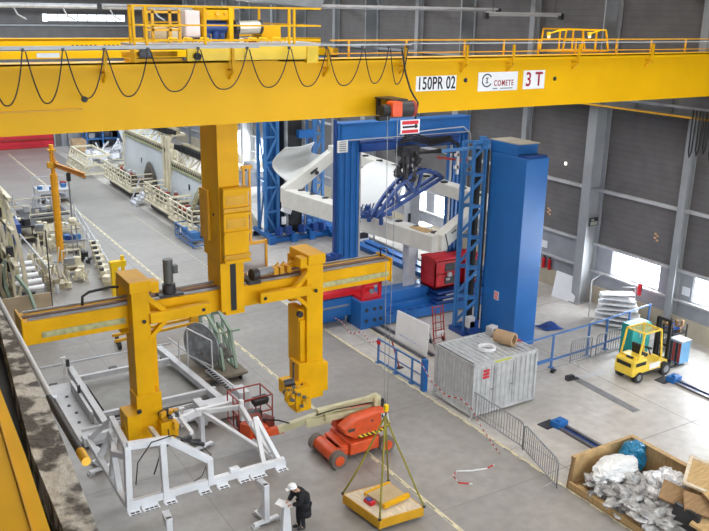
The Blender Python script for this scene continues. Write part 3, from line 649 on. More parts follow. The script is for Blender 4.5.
# ------------------------------------------------------------------ hoist with the hanging load
ho = thing('electric_hoist', 'red and black electric hoist hanging from the crane girder with a red and white sign', 'hoist', (13.3, 19.6, 11.4))
m = MB(); m.cbox((13.22, 19.5, 11.88), (.34, .38, .42)); part('motor_cover', m, mat('hoist_red_orange', (.85, .10, .02), .4), ho, bev=.05)
m = MB(); m.cyl((12.82, 19.55, 11.84), (13.06, 19.55, 11.84), .16, n=16); m.cbox((12.9, 19.6, 11.62), (.35, .2, .12)); part('brake_housing', m, BLK, ho)
m = MB(); m.cyl((13.38, 19.55, 11.86), (13.85, 19.55, 11.86), .22, n=18); m.cbox((13.55, 19.65, 12.0), (.5, .3, .14)); part('hoist_drum', m, DRK, ho)
m = MB(); m.cyl((13.8, 19.55, 11.86), (13.9, 19.55, 11.86), .23, n=18); part('end_bell', m, REDD, ho)
m = MB(); m.box(13.2, 13.75, 19.6, 20.9, 12.08, 12.12); m.bar((13.3, 20.45, 12.1), (13.3, 20.45, 11.6), .1); m.bar((13.7, 20.45, 12.1), (13.7, 20.45, 11.6), .1); part('hanger_bracket', m, DRK, ho)
m = MB(); m.cbox((13.72, 19.42, 11.36), (.66, .02, .40)); sg = part('hoist_sign', m, WPLA, ho)
m = MB(); m.cbox((13.72, 19.405, 11.48), (.56, .01, .1)); m.cbox((13.72, 19.405, 11.23), (.56, .01, .09)); part('red_band', m, REDM, sg)
m = MB(); m.cbox((13.66, 19.405, 11.36), (.40, .01, .055)); m.cyl((13.92, 19.41, 11.37), (13.92, 19.40, 11.37), .06); part('dark_print', m, BLKLET, sg)
m = MB(); m.tube([(13.95, 20.3, 13.5), (13.98, 20.1, 12.8), (13.96, 19.8, 12.35), (14.0, 19.7, 12.2), (14.1, 19.6, 12.0), (13.95, 19.55, 11.3), (13.6, 19.5, 11.1)], .028); part('power_cable', m, BLK, ho)
m = MB(); m.cyl((13.0, 19.5, 11.7), (12.66, 18.72, 3.2), .011, n=5); m.cyl((13.35, 19.5, 11.7), (12.76, 18.72, 3.2), .011, n=5); part('hoist_rope', m, GREYM, ho)
m = MB(); m.cbox((12.71, 18.7, 3.10), (.13, .12, .22)); hb = part('hook_block', m, YELB, ho, bev=.02)
m = MB(); m.tube([(12.71, 18.7, 3.0), (12.71, 18.7, 2.88), (12.66, 18.7, 2.8), (12.6, 18.7, 2.83), (12.58, 18.7, 2.9)], .025); part('hook', m, DRK, hb)

ld = thing('lifted_platform', 'shallow yellow edged platform carried on four slings below the hook', 'load platform', (12.2, 18.0, .12))
A = [(11.38, 18.95), (11.62, 17.25), (13.12, 17.15), (12.98, 18.85)]
c4 = [V((x, y, .12)) for x, y in A]
m = MB()
for i in range(4): m.prism([c4[i], c4[(i+1) % 4], c4[(i+1) % 4]+V((0, 0, .3)), c4[i]+V((0, 0, .3))], ((V((12.2, 18.0, 0))-(c4[i]+c4[(i+1) % 4])/2).normalized()*.07).to_3d()*V((1, 1, 0)).length/1.414)
part('frame', m, YELD, ld)
m = MB(); m.prism([p+(V((12.25, 18.05, .12))-p)*.04+V((0, 0, .1)) for p in c4], (0, 0, .2)); part('deck_board', m, WOODL, ld)
cc = sum(c4, V((0, 0, 0)))/4; u = (c4[1]-c4[0]).normalized(); w_ = V((-u.y, u.x, 0))
top = V((12.68, 18.68, 2.85))
for p in c4:
    m = MB(); e = p+V((0, 0, .32)); mid = (top+e)/2-V((0, 0, .12 if p is c4[0] else .02)); m.tube([top, (top*3+e)/4-V((0, 0, .05)), mid, (top+e*3)/4-V((0, 0, .1 if p is c4[0] else .02)), e], .030, 6); part('sling', m, STRAPG, ld)
    m = MB(); m.cbox(e, (.07, .07, .07)); part('lifting_eye', m, DRK, ld)
def onl(a, b, z=0): return V((12.25, 18.05, .44+z))+w_*a+u*b
hat = thing('wooden_hatch', 'pale wooden lid with end bars lying on the lifted platform', 'lid', onl(0, 0, -.02))
m = MB(); m.prism([onl(.18+a, b) for a, b in ((-.46, -.46), (.46, -.46), (.46, .4), (-.46, .4))], (0, 0, .12)); part('board_panel', m, mat('tan_boards', (.50, .38, .22), .7, var=.12), hat)
m = MB(); m.prism([onl(.18+a, b, .05) for a, b in ((-.5, .34), (.5, .34), (.5, .46), (-.5, .46))], (0, 0, .12)); m.prism([onl(.18+a, b, .05) for a, b in ((-.5, -.5), (.5, -.5), (.5, -.42), (-.5, -.42))], (0, 0, .1)); part('end_bar', m, YEL2, hat)
rc = thing('remote_control', 'small red and dark blue box lying on the left of the lifted platform', 'box', onl(-.4, 0, -.02))
m = MB(); m.prism([onl(-.42+a, b-.12) for a, b in ((-.09, -.17), (.09, -.17), (.09, .17), (-.09, .17))], (0, 0, .1)); part('case', m, REDM, rc)
m = MB(); m.prism([onl(-.42+a, b-.12, .1) for a, b in ((-.07, -.14), (.07, -.14), (.07, .06), (-.07, .06))], (0, 0, .02)); part('keypad', m, BLUD, rc)

# ------------------------------------------------------------------ second bridge far behind
c2_ = thing('distant_bridge_crane', 'second thin yellow bridge crane far behind, seen above the front girder at the left', 'crane', (15, 55, 11.6))
m = MB(); m.box(1.3, 30.6, 55, 55.5, 11.98, 12.50); m.box(1.3, 30.6, 54.9, 55.6, 12.50, 12.54); part('front_girder', m, YEL, c2_)
m = MB(); m.box(1.3, 30.6, 53.4, 53.9, 11.4, 11.84); part('rear_girder', m, YEL, c2_)
for x in (1.2, 30.5): m = MB(); m.box(x-.1, x+.3, 52.8, 56.2, 11.42, 11.9); part('end_carriage', m, YELD, c2_)
m = MB()
for k in range(10): m.box(12.8+k*.28+(.3 if k > 5 else 0), 12.93+k*.28+(.3 if k > 5 else 0), 54.97, 55.0, 12.06, 12.14)
part('distant_lettering', m, BLKLET, c2_)

# ================================================================== BLUE PORTAL MACHINE
po = thing('portal_frame', 'large blue portal frame with a robot head hanging from its cross beam', 'gantry', (23, 33, 0))
for x0, x1 in ((19.25, 20.4), (25.9, 26.85)):
    m = MB(); m.box(x0, x1, 32.9, 33.35, .5, 9.55)
    for k in range(4):
        xx = x0+.1+k*(x1-x0-.2)/3; m.box(xx-.06, xx+.06, 32.82, 32.9, .5, 8.6)
    part('portal_leg', m, BLU, po, bev=.015)
m = MB(); m.box(19.35, 26.8, 32.75, 33.4, 8.72, 9.5); m.box(19.3, 26.85, 32.7, 33.45, 9.5, 9.56); part('cross_beam', m, BLU, po, bev=.015)
m = MB(); m.box(20.3, 26.0, 32.55, 32.75, 8.28, 8.6); m.cyl((20.2, 32.6, 8.68), (26.0, 32.6, 8.68), .05); m.box(20.3, 26, 32.6, 32.9, 8.2, 8.3); part('guide_beam', m, BLUD, po)
m = MB(); m.box(20.42, 20.5, 32.86, 32.95, .6, 8.4); m.box(25.8, 25.88, 32.86, 32.95, .6, 8.4); m.box(19.45, 26.75, 32.7, 32.74, 8.76, 8.8); part('rack_rail', m, LGREY, po)
m = MB(); m.box(19.1, 19.2, 32.95, 33.1, .5, 9.7); part('side_mast', m, BLUD, po)
m = MB(); m.box(19.05, 19.6, 32.62, 32.66, 8.25, 8.8); sp_ = part('notice_panel', m, WPLA, po, label='white panel with rows of grey marks')
m = MB()
for r_ in range(5): m.box(19.15, 19.5, 32.6, 32.62, 8.32+r_*.1, 8.36+r_*.1)
part('printed_rows', m, GREYM, sp_)
# robot head
rh = part('robot_carriage', MB().box(22.3, 23.3, 32.1, 32.7, 7.9, 8.4), DRK, po)
m = MB(); R2 = random.Random(5)
for k in range(26):
    c = (22.7+R2.uniform(-.55, .55), 32.2+R2.uniform(-.3, .3), 7.45+R2.uniform(-.65, .55)); m.cbox(c, (R2.uniform(.1, .35), R2.uniform(.1, .3), R2.uniform(.1, .4)), R2.uniform(0, 3), R2.uniform(0, 1))
for k in range(6): a = (22.3+R2.random()*.9, 32.1, 7.9); m.cyl(a, (a[0]+R2.uniform(-.3, .3), 31.9, 6.8+R2.random()*.3), .05)
m.cyl((22.7, 32.2, 6.7), (22.7, 32.2, 7.9), .14); part('tool_head', m, DRK, rh)
m = MB()
for k in range(9): c = (22.7+R2.uniform(-.5, .5), 31.95, 7.4+R2.uniform(-.5, .5)); m.cbox(c, (.09, .08, .12), R2.random())
part('fittings', m, GREYM, rh)
for k in range(4):
    m = MB(); m.tube([(22.3+k*.1, 32.4, 8.5+k*.12), (22.9, 32.3, 8.62+k*.12), (24.0, 32.3, 8.35+k*.1), (25.3, 32.4, 8.45+k*.07), (25.9, 32.4, 8.25-k*.06), (25.75-k*.04, 32.4, 7.85), (24.6, 32.3, 7.95+k*.04), (23.2, 32.3, 8.0)], .05, 6); part('cable_hose', m, BLK, rh)
m = MB(); m.tube([(22.4, 32.6, 8.9), (24.4, 32.6, 9.0), (26.3, 32.6, 9.05), (26.75, 32.6, 8.7), (26.8, 32.6, 8.3)], .03); part('air_line', m, LGREY, rh)
m = MB(); m.bar((24.2, 31.9, 7.78), (25.6, 31.6, 7.58), .1); m.cbox((25.5, 31.6, 7.6), (.6, .14, .16)); part('red_arm', m, REDD, po, label='dark red arm reaching to the right leg')
m = MB(); m.cbox((25.15, 31.5, 7.5), (.14, .1, 1.1)); m.cbox((25.1, 31.5, 7.3), (.3, .1, .15)); m.cbox((25.1, 31.5, 7.9), (.3, .1, .15)); part('white_bracket', m, WHT, po)
# machine bed below the portal
bd = thing('machine_bed', 'long low blue machine bed with slotted front sill and boxed ends under the portal', 'machine base', (24, 32, 0))
m = MB(); m.box(20.9, 28.6, 32.0, 32.5, .1, 1.25); m.box(20.9, 28.6, 31.6, 32.0, .1, .75); m.box(20.9, 28.6, 32.5, 34.9, .1, .5); part('bed_body', m, BLU, bd, bev=.02)
m = MB(); m.box(20.9, 28.6, 31.0, 31.6, .08, .5); s1 = part('front_sill', m, BLU, bd, bev=.01)
for k in range(13): m = MB(); m.box(21.2+k*.56, 21.5+k*.56, 31.12, 31.3, .495, .51); part('slot', m, BLUD, s1)
m = MB(); m.box(19.55, 20.9, 31.1, 32.4, 0, 1.35); e1 = part('end_box', m, BLU, bd, bev=.02)
for x in (19.85, 20.3, 20.65):
    for z in (.4, .95): m = MB(); m.cyl((x, 31.07, z), (x, 31.12, z), .09); part('bolt_hole', m, DRK, e1)
m = MB(); m.box(20.88, 20.92, 31.3, 32.2, .3, 1.2); part('end_recess', m, BLUD, e1)
m = MB(); m.box(28.0, 28.8, 31.0, 33.0, 0, 1.4); part('end_box', m, BLU, bd, bev=.02)
def redbox(x, y, z, w, d, h, label):
    t = thing('red_gearbox_housing', label, 'machine unit', (x, y, z), 0)
    m = MB(); m.box(x-w/2, x+w/2, y-d/2, y+d/2, z, z+.12); m.box(x-w/2, x-w/2+.1, y-d/2, y+d/2, z, z+h); m.box(x-w/2, x+w/2, y+d/2-.1, y+d/2, z, z+h); m.box(x+w/2-.1, x+w/2, y-d/2, y+d/2, z, z+h)
    m.box(x-w/2, x+w/2, y-d/2, y-d/2+.08, z, z+h*.9); m.box(x-w/2, x+w/2, y-d/2, y+d/2, z+h*.45, z+h*.5); m.box(x-w/2-.04, x+w/2+.04, y-d/2-.04, y+d/2, z+h-.1, z+h); part('housing', m, REDM, t, bev=.015)
    m = MB(); m.box(x-.05, x+w/2-.12, y-d/2-.02, y-d/2+.01, z+h*.55, z+h*.82); m.box(x-.05, x+w/2-.12, y-d/2-.02, y-d/2+.01, z+h*.12, z+h*.38); part('opening', m, DRK, t)
    m = MB(); m.cyl((x+.2, y-d/2-.12, z+h*.45), (x+.2, y-d/2, z+h*.45), .12); m.cbox((x+.1, y-d/2-.06, z+h*.3), (.2, .1, .1)); part('coupling', m, LGREY, t)
redbox(24.62, 31.9, 1.25, 1.35, 1.2, 1.55, 'open red steel housing standing on the blue bed under the white beam end')
redbox(26.35, 31.9, 1.25, 1.2, 1.2, 1.45, 'open red steel housing behind the lattice of the near tower')
t = thing('lift_table', 'stack of dark blue and grey plates below the red housings', 'machine unit', (25, 31.4, .5))
m = MB()
for k in range(3): m.box(23.9+k*.1, 26.4, 31.05+k*.05, 31.95, .55+k*.22, .68+k*.22)
part('plates', m, BLUD, t); m = MB(); m.box(24.3, 25.2, 31.0, 31.05, .7, .76); m.box(24.5, 25.1, 31.0, 31.05, .95, 1.0); part('bright_edge', m, LGREY, t)
t = thing('red_slide_unit', 'red slide with bracket riding on the blue machine bed behind the crossbeam tip', 'machine unit', (19.2, 32.2, 1.2))
m = MB(); m.box(18.0, 20.9, 32.1, 32.5, 1.45, 1.7); m.box(19.7, 20.8, 31.3, 32.2, 1.35, 1.5); m.bar((20.75, 31.4, 1.4), (20.75, 31.4, 2.2), .14); m.bar((19.8, 31.4, 1.4), (19.8, 31.4, 2.1), .14); m.bar((19.8, 31.4, 2.1), (20.8, 31.4, 2.15), .14); part('slide', m, REDM, t)
m = MB(); m.box(17.6, 19.6, 32.0, 32.9, .5, 1.4); m.box(17.3, 19.5, 32.5, 33.4, .1, .6); part('slide_base', m, BLU, t); m = MB(); m.cyl((20.2, 31.3, 1.8), (20.2, 31.2, 1.8), .12); m.box(17.8, 19.4, 31.95, 32.0, 1.0, 1.08); part('fittings', m, GREYM, t)
t = thing('a_frame_bracket', 'blue inclined bracket with a round top leaning against the left portal leg', 'bracket', (18.9, 33.4, 1))
m = MB(); m.bar((18.4, 33.2, 1.4), (19.0, 33.1, 3.2), .25); m.bar((19.45, 32.75, 1.4), (19.2, 32.9, 3.2), .25); m.cbox((19.1, 33.0, 3.25), (.7, .5, .16)); m.cyl((19.1, 32.9, 3.3), (19.1, 32.9, 3.42), .2); m.box(18.1, 19.6, 32.8, 33.5, 0, 1.45); part('bracket', m, BLUD, t)
# floor rails for the portal
for k, x in enumerate((20.2, 20.75)):
    m = MB(); m.box(x-.06, x+.06, 26.9, 31.1, 0, .07); m.box(x-.14, x+.14, 26.9, 31.1, 0, .02)
    solo('floor_rail', m, RAILM, 'dark steel floor rail in front of the portal, %s of the pair' % ('left' if k == 0 else 'right'), 'rail', 'floor rails before the portal')
m = MB(); m.box(19.95, 20.02, 27.4, 31.1, 0, .012); struct('trim_90', m, YLINE)
for k, x in enumerate((26.9, 27.7, 28.7)):
    m = MB(); m.box(x-.1, x+.1, 36, 52, 0, .35 if k < 2 else .12)
    if k < 2: m.box(x-.25, x+.25, 36, 52, .3, .36)
    solo('machine_track', m, BLU if k < 2 else RAILM, ('long blue track beam behind the portal, nearest of the three', 'long blue track beam behind the portal, middle of the three', 'low dark track rail behind the portal, furthest to the right')[k], 'rail')

# ------------------------------------------------------------------ far tower
def lattice_tower(m, x0, x1, y0, y1, z0, z1, n, w=.16):
    for x in (x0, x1):
        for y in (y0, y1): m.bar((x, y, z0), (x, y, z1), w)
    m.lattice((x0, y0, z0), (x0, y0, z1), (x1-x0, 0, 0), w, n)
    m.lattice((x0, y0, z0), (x0, y0, z1), (0, y1-y0, 0), w, n//2, w*.5)
ft = thing('lift_tower', 'far blue double lattice tower with black screw column behind the left portal leg', 'tower', (24.1, 47.8, 0))
for i, (x0, x1) in enumerate(((22.0, 22.9), (25.5, 26.2))):
    m = MB(); lattice_tower(m, x0, x1, 47.5, 48.5, .3, 11.6, 7, .17); part('lattice_mast', m, BLUL, ft)
m = MB(); m.box(22.5, 23.5, 48.5, 48.7, .4, 11.6); part('backing_panel', m, BLU, ft)
m = MB(); m.box(23.5, 24.7, 47.6, 48.6, .3, 11.6); sc_ = part('screw_column', m, BLK, ft)
m = MB(); m.cyl((23.45, 47.4, .3), (23.45, 47.4, 11.4), .12); m.cyl((24.8, 47.4, .3), (24.8, 47.4, 11.4), .07); part('lead_screw', m, GREYM, sc_)
m = MB(); m.box(24.3, 25.4, 47.2, 47.6, 6.6, 7.1); m.box(23.5, 25.3, 47.3, 47.6, 4.8, 5.2); part('carriage', m, BLU, ft)
m = MB(); m.bar((21.8, 46.9, .18), (26.6, 46.9, .18), .3); m.bar((21.8, 49.2, .18), (26.6, 49.2, .18), .3)
for x in (22.0, 23.6, 24.9, 26.4): m.bar((x, 46.7, .5), (x, 49.2, .5), .24); m.cbox((x, 46.7, .25), (.4, .5, .5))
part('base_frame', m, BLU, ft)
m = MB()
for x in (22.6, 23.3, 24.3, 25.2, 25.8): m.cbox((x, 46.8, .75), (.4, .4, .5), x)
part('drive_units', m, BLUD, ft)
m = MB(); m.cbox((23.2, 47.3, 1.3), (.3, .1, .5)); part('notice', m, WPLA, ft)
ft.location.x += .42
# ------------------------------------------------------------------ near tower
nt = thing('lattice_column', 'slim blue lattice column standing in front of the big blue cabinet', 'tower', (23.7, 28.6, 0))
m = MB(); LX0, LX1, LY0, LY1 = 23.5, 24.2, 28.3, 29.0
for x, y in ((LX0, LY1), (LX0, LY0), (LX1, LY0), (LX1, LY1)): m.bar((x, y, 0), (x, y, 9.0), .17 if (x, y) != (LX0, LY0) else .12)
for k in range(6):
    z0 = .3+k*1.45; z1 = z0+1.4
    m.bar((LX0, LY1, z0), (LX1, LY0, z0), .13); m.bar((LX0, LY1, z0+.1), (LX1, LY0, z1), .13)
    m.bar((LX0, LY1, z0), (LX1, LY1, z0), .08); m.bar((LX0, LY0, z0), (LX1, LY0, z0), .08)
m.bar((LX0, LY1, 9), (LX1, LY0, 9), .12); m.bar((LX0, LY0, 9), (LX1, LY0, 9), .1)
part('lattice', m, BLUL, nt)
m = MB(); m.box(23.95, 24.12, 28.5, 28.9, .3, 8.8); m.cyl((24.25, 28.2, .5), (24.25, 28.2, 8.7), .05); part('screw_column', m, BLK, nt)
m = MB(); m.box(23.3, 24.32, 28.12, 29.2, 0, .22); m.cbox((23.7, 27.95, .5), (.5, .3, .6)); part('foot', m, BLUD, nt)
m = MB(); m.bar((22.4, 29.2, 8.6), (24.3, 28.2, 8.85), .13); m.cbox((24.1, 28.3, 8.95), (.4, .2, .4)); m.cbox((24.1, 28.45, 9.05), (.2, .3, .4)); part('top_arm', m, BLUL, nt)
m = MB(); m.cbox((23.55, 27.95, .75), (.35, .3, .5)); part('grey_box', m, LGREY, nt)
# ------------------------------------------------------------------ big blue cabinet
cb_ = thing('counterweight_cabinet', 'tall smooth blue sheet metal cabinet beside the grey container', 'cabinet', (25, 27, 0))
m = MB(); m.box(24.35, 25.62, 25.85, 28.1, 0, 8.6); part('body', m, BLU, cb_, bev=.01)
m = MB(); m.box(24.42, 25.55, 26.5, 28.3, 8.6, 9.12); cp = part('top_cap', m, BLU, cb_, bev=.015); m = MB(); m.box(24.42, 25.6, 26.45, 28.35, 9.12, 9.16); part('cap_lid', m, mat('dusty_lid', (.36, .33, .27), .8), cp)
m = MB(); m.box(24.42, 25.55, 25.9, 26.5, 8.55, 8.7); m.cyl((25.6, 27.2, 8.75), (25.75, 27.2, 8.75), .07); part('top_recess', m, BLUD, cb_)
m = MB(); m.box(24.33, 24.35, 27.0, 27.3, 1.95, 2.35); l_ = part('warning_label', m, WPLA, cb_, label='small white label with red print')
m = MB()
for k in range(4): m.box(24.322, 24.332, 27.03, 27.27, 1.99+k*.09, 2.04+k*.09)
part('red_print', m, REDM, l_)
m = MB(); m.box(24.36, 24.5, 28.1, 28.16, 0, 8.6); part('corner_post', m, BLUD, cb_)

# ------------------------------------------------------------------ tilting white fixture frame with skin panel
wf = thing('tilting_fixture_frame', 'long white box beam frame held tilted through the blue portal', 'fixture', (23.4, 36, 3))
def tbeam(m, P, Q, w, hp, hq):
    P = V(P); Q = V(Q); d = (Q-P); d.z = 0; n = V((-d.y, d.x, 0)).normalized()*w/2
    vs = [P+n, P-n, P-n-V((0, 0, hp)), P+n-V((0, 0, hp)), Q+n, Q-n, Q-n-V((0, 0, hq)), Q+n-V((0, 0, hq))]
    return m.add(vs, [(0, 1, 2, 3), (7, 6, 5, 4), (0, 4, 5, 1), (1, 5, 6, 2), (2, 6, 7, 3), (3, 7, 4, 0)])
m = MB(); tbeam(m, (22.75, 45.0, 3.95), (22.95, 29.75, 4.55), .9, 1.1, .8); lb = part('lower_beam', m, FIXW, wf, bev=.02)
m = MB(); tbeam(m, (25.55, 44.3, 6.55), (25.6, 30.0, 6.2), .7, .6, .6); ub = part('upper_beam', m, FIXW, wf, bev=.02)
m = MB(); tbeam(m, (22.35, 45.0, 4.0), (25.8, 44.2, 6.6), .8, .95, .75); part('far_end_beam', m, FIXW, wf, bev=.02)
m = MB(); tbeam(m, (22.85, 29.75, 4.6), (25.7, 29.85, 6.2), .6, .78, .65); part('near_end_beam', m, FIXW, wf, bev=.02)
m = MB()
for k in range(10):
    y = 43.8-k*1.5; z = 3.95+(45-y)*.6/15.25; m.cbox((23.05, y, z+.03), (.32, .22, .08)); m.cbox((25.4, y-.5, 6.55-(44.3-y)*.0245+.03), (.3, .22, .08))
part('clamp_pads', m, DRK, wf)
m = MB(); m.cbox((22.95, 31.2, 4.52), (.55, 1.3, .03), 0); part('wooden_pad', m, WOOD, wf)
m = MB(); m.cbox((24.2, 44.15, 5.1), (.7, .06, .12), 0, 0, -.6); m.cyl((24.3, 44.1, 4.95), (24.3, 44.05, 4.95), .13); m.cbox((23.5, 29.42, 4.75), (.3, .04, .05), 0, 0, -.5); m.cbox((23.12, 29.43, 4.35), (.04, .03, .7), 0, 0, -.3); part('end_markings', m, DRK, wf)
for (x, y, z) in ((22.75, 45.0, 2.6),): m = MB(); m.cbox((x, y, z+.2), (.5, .5, .8), 0, 0, .4); part('pivot_lug', m, WHT, wf)
# curved skin panel
sk = thing('fuselage_skin_panel', 'big curved pale fuselage skin panel lying in the white fixture frame', 'aircraft panel', (23.5, 38, 4.5))
def skin(u, v, r=0):
    y = 34.3+4.4*v; x = 22.95+2.55*u; z = 4.45+1.9*u+(.75+r)*math.sin(PI*u)**.8
    return V((x, y, z))
m = MB(); m.grid(lambda u, v: skin(u, v), 18, 8); m.grid(lambda u, v: skin(u, v, -.06), 18, 8); part('skin', m, PANEL, sk)
m = MB()
def cup(u, v):
    lt = V((22.87, 45.3, 6.45)); lb_ = V((23.06, 45.3, 4.2)); rt = V((24.81, 45.3, 6.65)); rb_ = V((25.9, 45.3, 5.7))
    p = (lt*(1-u)+rt*u)*(1-v)+(lb_*(1-u)+rb_*u)*v; s = math.sin(PI*v)
    return p+V((-.42*s*(1-u)-.05, 1.3*s, -.45*s*(.4+.6*u)-.12*math.sin(PI*u)))
m.grid(cup, 14, 14)
o_ = part('flared_end', m, PANEL, sk, label='flared white panel end'); so = o_.modifiers.new('s', 'SOLIDIFY'); so.thickness = .06
# blue arched truss in front of the skin
ar = thing('arched_truss', 'blue arched drilling truss spanning the opening below the robot head', 'truss', (22.8, 32.0, 5))
ap = [V((20.95+3.7*i/12, 32.0, 5.12+1.62*i/12+1.05*math.sin(PI*i/12)**.8)) for i in range(13)]
for dy in (0, .5):
    m = MB(); m.pipe([p+V((0, dy, 0)) for p in ap], .15); m.bar(ap[0]+V((0, dy, 0)), ap[-1]+V((0, dy, 0)), .15)
    for i, j in ((3, 4), (5, 7), (8, 7)): q = ap[0]+(ap[-1]-ap[0])*j/12; m.bar(ap[i]+V((0, dy, 0)), q+V((0, dy, 0)), .12)
    part('arch_side', m, mat('truss_blue', (.03, .075, .27), .4), ar)
m = MB()
for i in range(0, 13): m.bar(ap[i], ap[i]+V((0, .5, 0)), .07); m.cbox(ap[i]+V((0, .2, .08)), (.08, .1, .1))
part('cross_ties', m, BLUD, ar)
m = MB()
for k in range(22): m.cbox((21.5+R2.uniform(-.6, 1.6), 34.5+R2.uniform(-1, 2), 4.4+R2.uniform(-.1, .5)), (R2.uniform(.1, .4), .2, R2.uniform(.1, .35)), R2.random())
for k in range(9): m.bar((21.6+k*.25, 35.4, 4.2), (21.9+k*.22, 35.2, 5.0), .06)
solo('drilling_unit', m, mat('unit_blue', (.03, .09, .30), .4), 'jumble of dark blue tooling below the arched truss on the white beam', 'machine unit')
# white posts behind
t = thing('support_post', 'white square post carrying the fixture behind the red housing', 'post', (27.5, 38.5, 0))
m = MB(); m.box(27.2, 27.9, 38.2, 38.8, 0, 5.7); part('post_body', m, WHTD, t, bev=.02)
m = MB(); m.cbox((27.1, 38.1, 3.1), (.15, .1, .5)); m.cbox((27.1, 38.1, 2.3), (.15, .1, .5)); part('switch', m, DRK, t); m = MB(); m.box(27.05, 28.05, 38.0, 39.0, 0, .08); part('foot_plate', m, GREYM, t)
t = thing('support_post', 'short white post under the near end of the lower white beam', 'post', (23.3, 31.8, .5))
m = MB(); m.box(23.2, 23.65, 32.55, 33.0, .5, 3.5); part('post_body', m, WHTD, t, bev=.02); m = MB(); m.box(23.1, 23.75, 32.5, 33.1, .5, .6); m.cyl((23.8, 32.6, .6), (23.8, 32.6, 1.2), .06); part('foot_plate', m, GREYM, t)
m = MB(); m.box(30.2, 31.3, 41.6, 42.6, .02, 1.3); m.box(30.1, 31.4, 41.5, 42.7, 1.3, 1.36)
solo('white_crate', m, WPLA, 'white box standing below the far bright window beyond the portal', 'box')
t = thing('machine_console', 'white machine console seen between the far tower and the portal leg', 'console', (27.5, 44, 0))
m = MB(); m.box(27.0, 27.9, 43.6, 44.6, 0, 1.3); m.cbox((27.4, 43.6, 1.4), (.6, .2, .5)); part('case', m, WPLA, t, bev=.02); m = MB(); m.box(27.1, 27.8, 43.57, 43.6, .5, .9); part('front_panel', m, DRK, t)
t = thing('tool_rack', 'dark angled metal rack beside the far blue tower', 'rack', (27.5, 41, 0)); m = MB()
for k in range(4): m.bar((26.6, 45.4+k*.3, 2.0+k*.3), (28.2, 43.5, 3.2), .06)
m.bar((26.6, 45.4, 0), (26.6, 45.4, 3), .1); m.bar((28.2, 43.5, 0), (28.2, 43.5, 3.3), .1); part('frame', m, GREYM, t)

# ================================================================== STORAGE CONTAINER
ct = thing('storage_container', 'small ribbed galvanised container with a double door below the blue cabinet', 'container', (19.9, 22.8, 0))
x0, x1, y0, y1, z1 = 18.42, 21.48, 21.45, 23.75, 2.18
m = MB(); m.box(x0+.04, x1-.04, y0+.04, y1-.04, .16, z1-.06); part('inner_shell', m, GALV, ct)
def ribs(m, a, b, n, z0, z1, out, t=.03, f=.62):
    a = V(a); b = V(b); d = (b-a)/n; out = V(out)*t
    for k in range(n):
        p = a+d*(k+(1-f)/2); q = p+d*f; s = d*.1
        m.add([p+V((0, 0, z0)), p+s+out+V((0, 0, z0)), q-s+out+V((0, 0, z0)), q+V((0, 0, z0)), p+V((0, 0, z1)), p+s+out+V((0, 0, z1)), q-s+out+V((0, 0, z1)), q+V((0, 0, z1))],
              [(0, 1, 5, 4), (1, 2, 6, 5), (2, 3, 7, 6), (4, 5, 6, 7), (3, 2, 1, 0)])
m = MB(); ribs(m, (x0+.04, y1-.08, 0), (x0+.04, y0+.08, 0), 12, .2, z1-.1, (-1, 0, 0), .04); part('side_sheet', m, GALV, ct)
m = MB(); ribs(m, (x1-.04, y0+.08, 0), (x1-.04, y1-.08, 0), 12, .2, z1-.1, (1, 0, 0), .04); part('side_sheet', m, GALV, ct)
for a, b in ((x0+.08, x0+1.0), (x0+1.04, x0+1.96)):
    m = MB(); m.box(a, b, y0+.01, y0+.04, .2, z1-.12); ribs(m, (a, y0+.01, 0), (b, y0+.01, 0), 4, .24, z1-.16, (0, -1, 0), .03)
    d = part('door', m, GALV, ct); m = MB(); m.cyl((b-.06, y0-.03, .25), (b-.06, y0-.03, z1-.2), .015); m.cbox((b-.1, y0-.04, 1.05), (.14, .03, .05)); part('lock_bar', m, GREYM, d)
m = MB(); ribs(m, (x0+2.0, y0+.03, 0), (x1-.08, y0+.03, 0), 4, .2, z1-.12, (0, -1, 0), .035); part('front_sheet', m, GALV, ct)
m = MB()
for x in (x0, x1):
    for y in (y0, y1): m.cbox((x, y, (z1+.1)/2), (.08, .08, z1-.1))
for x in (x0, x1): m.box(x-.04, x+.04, y0, y1, z1-.1, z1+.02); m.box(x-.04, x+.04, y0, y1, .1, .2)
for y in (y0, y1): m.box(x0, x1, y-.04, y+.04, z1-.1, z1+.02); m.box(x0, x1, y-.04, y+.04, .1, .2)
part('edge_frame', m, GALV, ct)
m = MB()
for k in range(12):
    xx = x0+.1+k*(x1-x0-.2)/12; m.box(xx, xx+.13, y0+.05, y1-.05, z1-.06, z1-.01)
part('roof_sheet', m, GALV, ct)
m = MB()
for k in range(20): yy = y0+.08+k*.108; m.box(x0-.02, x0+.06, yy, yy+.06, z1+.015, z1+.03)
part('slotted_edge', m, DRK, ct)
m = MB(); m.box(x0+.95, x0+1.75, y0-.045, y0-.03, z1-.09, z1-.01); part('yellow_green_tape', m, mat('lime_tape', (.55, .58, .10), .6), ct)
m = MB()
for r_, c_ in ((0, 0), (0, 1), (1, 0), (1, 1), (2, 0), (2, 1)): m.box(x0+.42+c_*.16, x0+.55+c_*.16, y0-.045, y0-.03, 1.55+r_*.13, 1.64+r_*.13)
part('red_sign', m, REDM, ct, label='small red printed sign on the left door')
m = MB(); m.cbox((x0+.3, y0+.3, .08), (.2, .2, .16)); m.cbox((x1-.3, y0+.3, .08), (.2, .2, .16)); m.cbox((x0+.3, y1-.3, .08), (.2, .2, .16)); m.cbox((x1-.3, y1-.3, .08), (.2, .2, .16)); part('foot', m, DRK, ct)
t = thing('cardboard_roll', 'thick brown cardboard roll lying on the roof of the grey container', 'roll', (20.9, 22.7, z1))
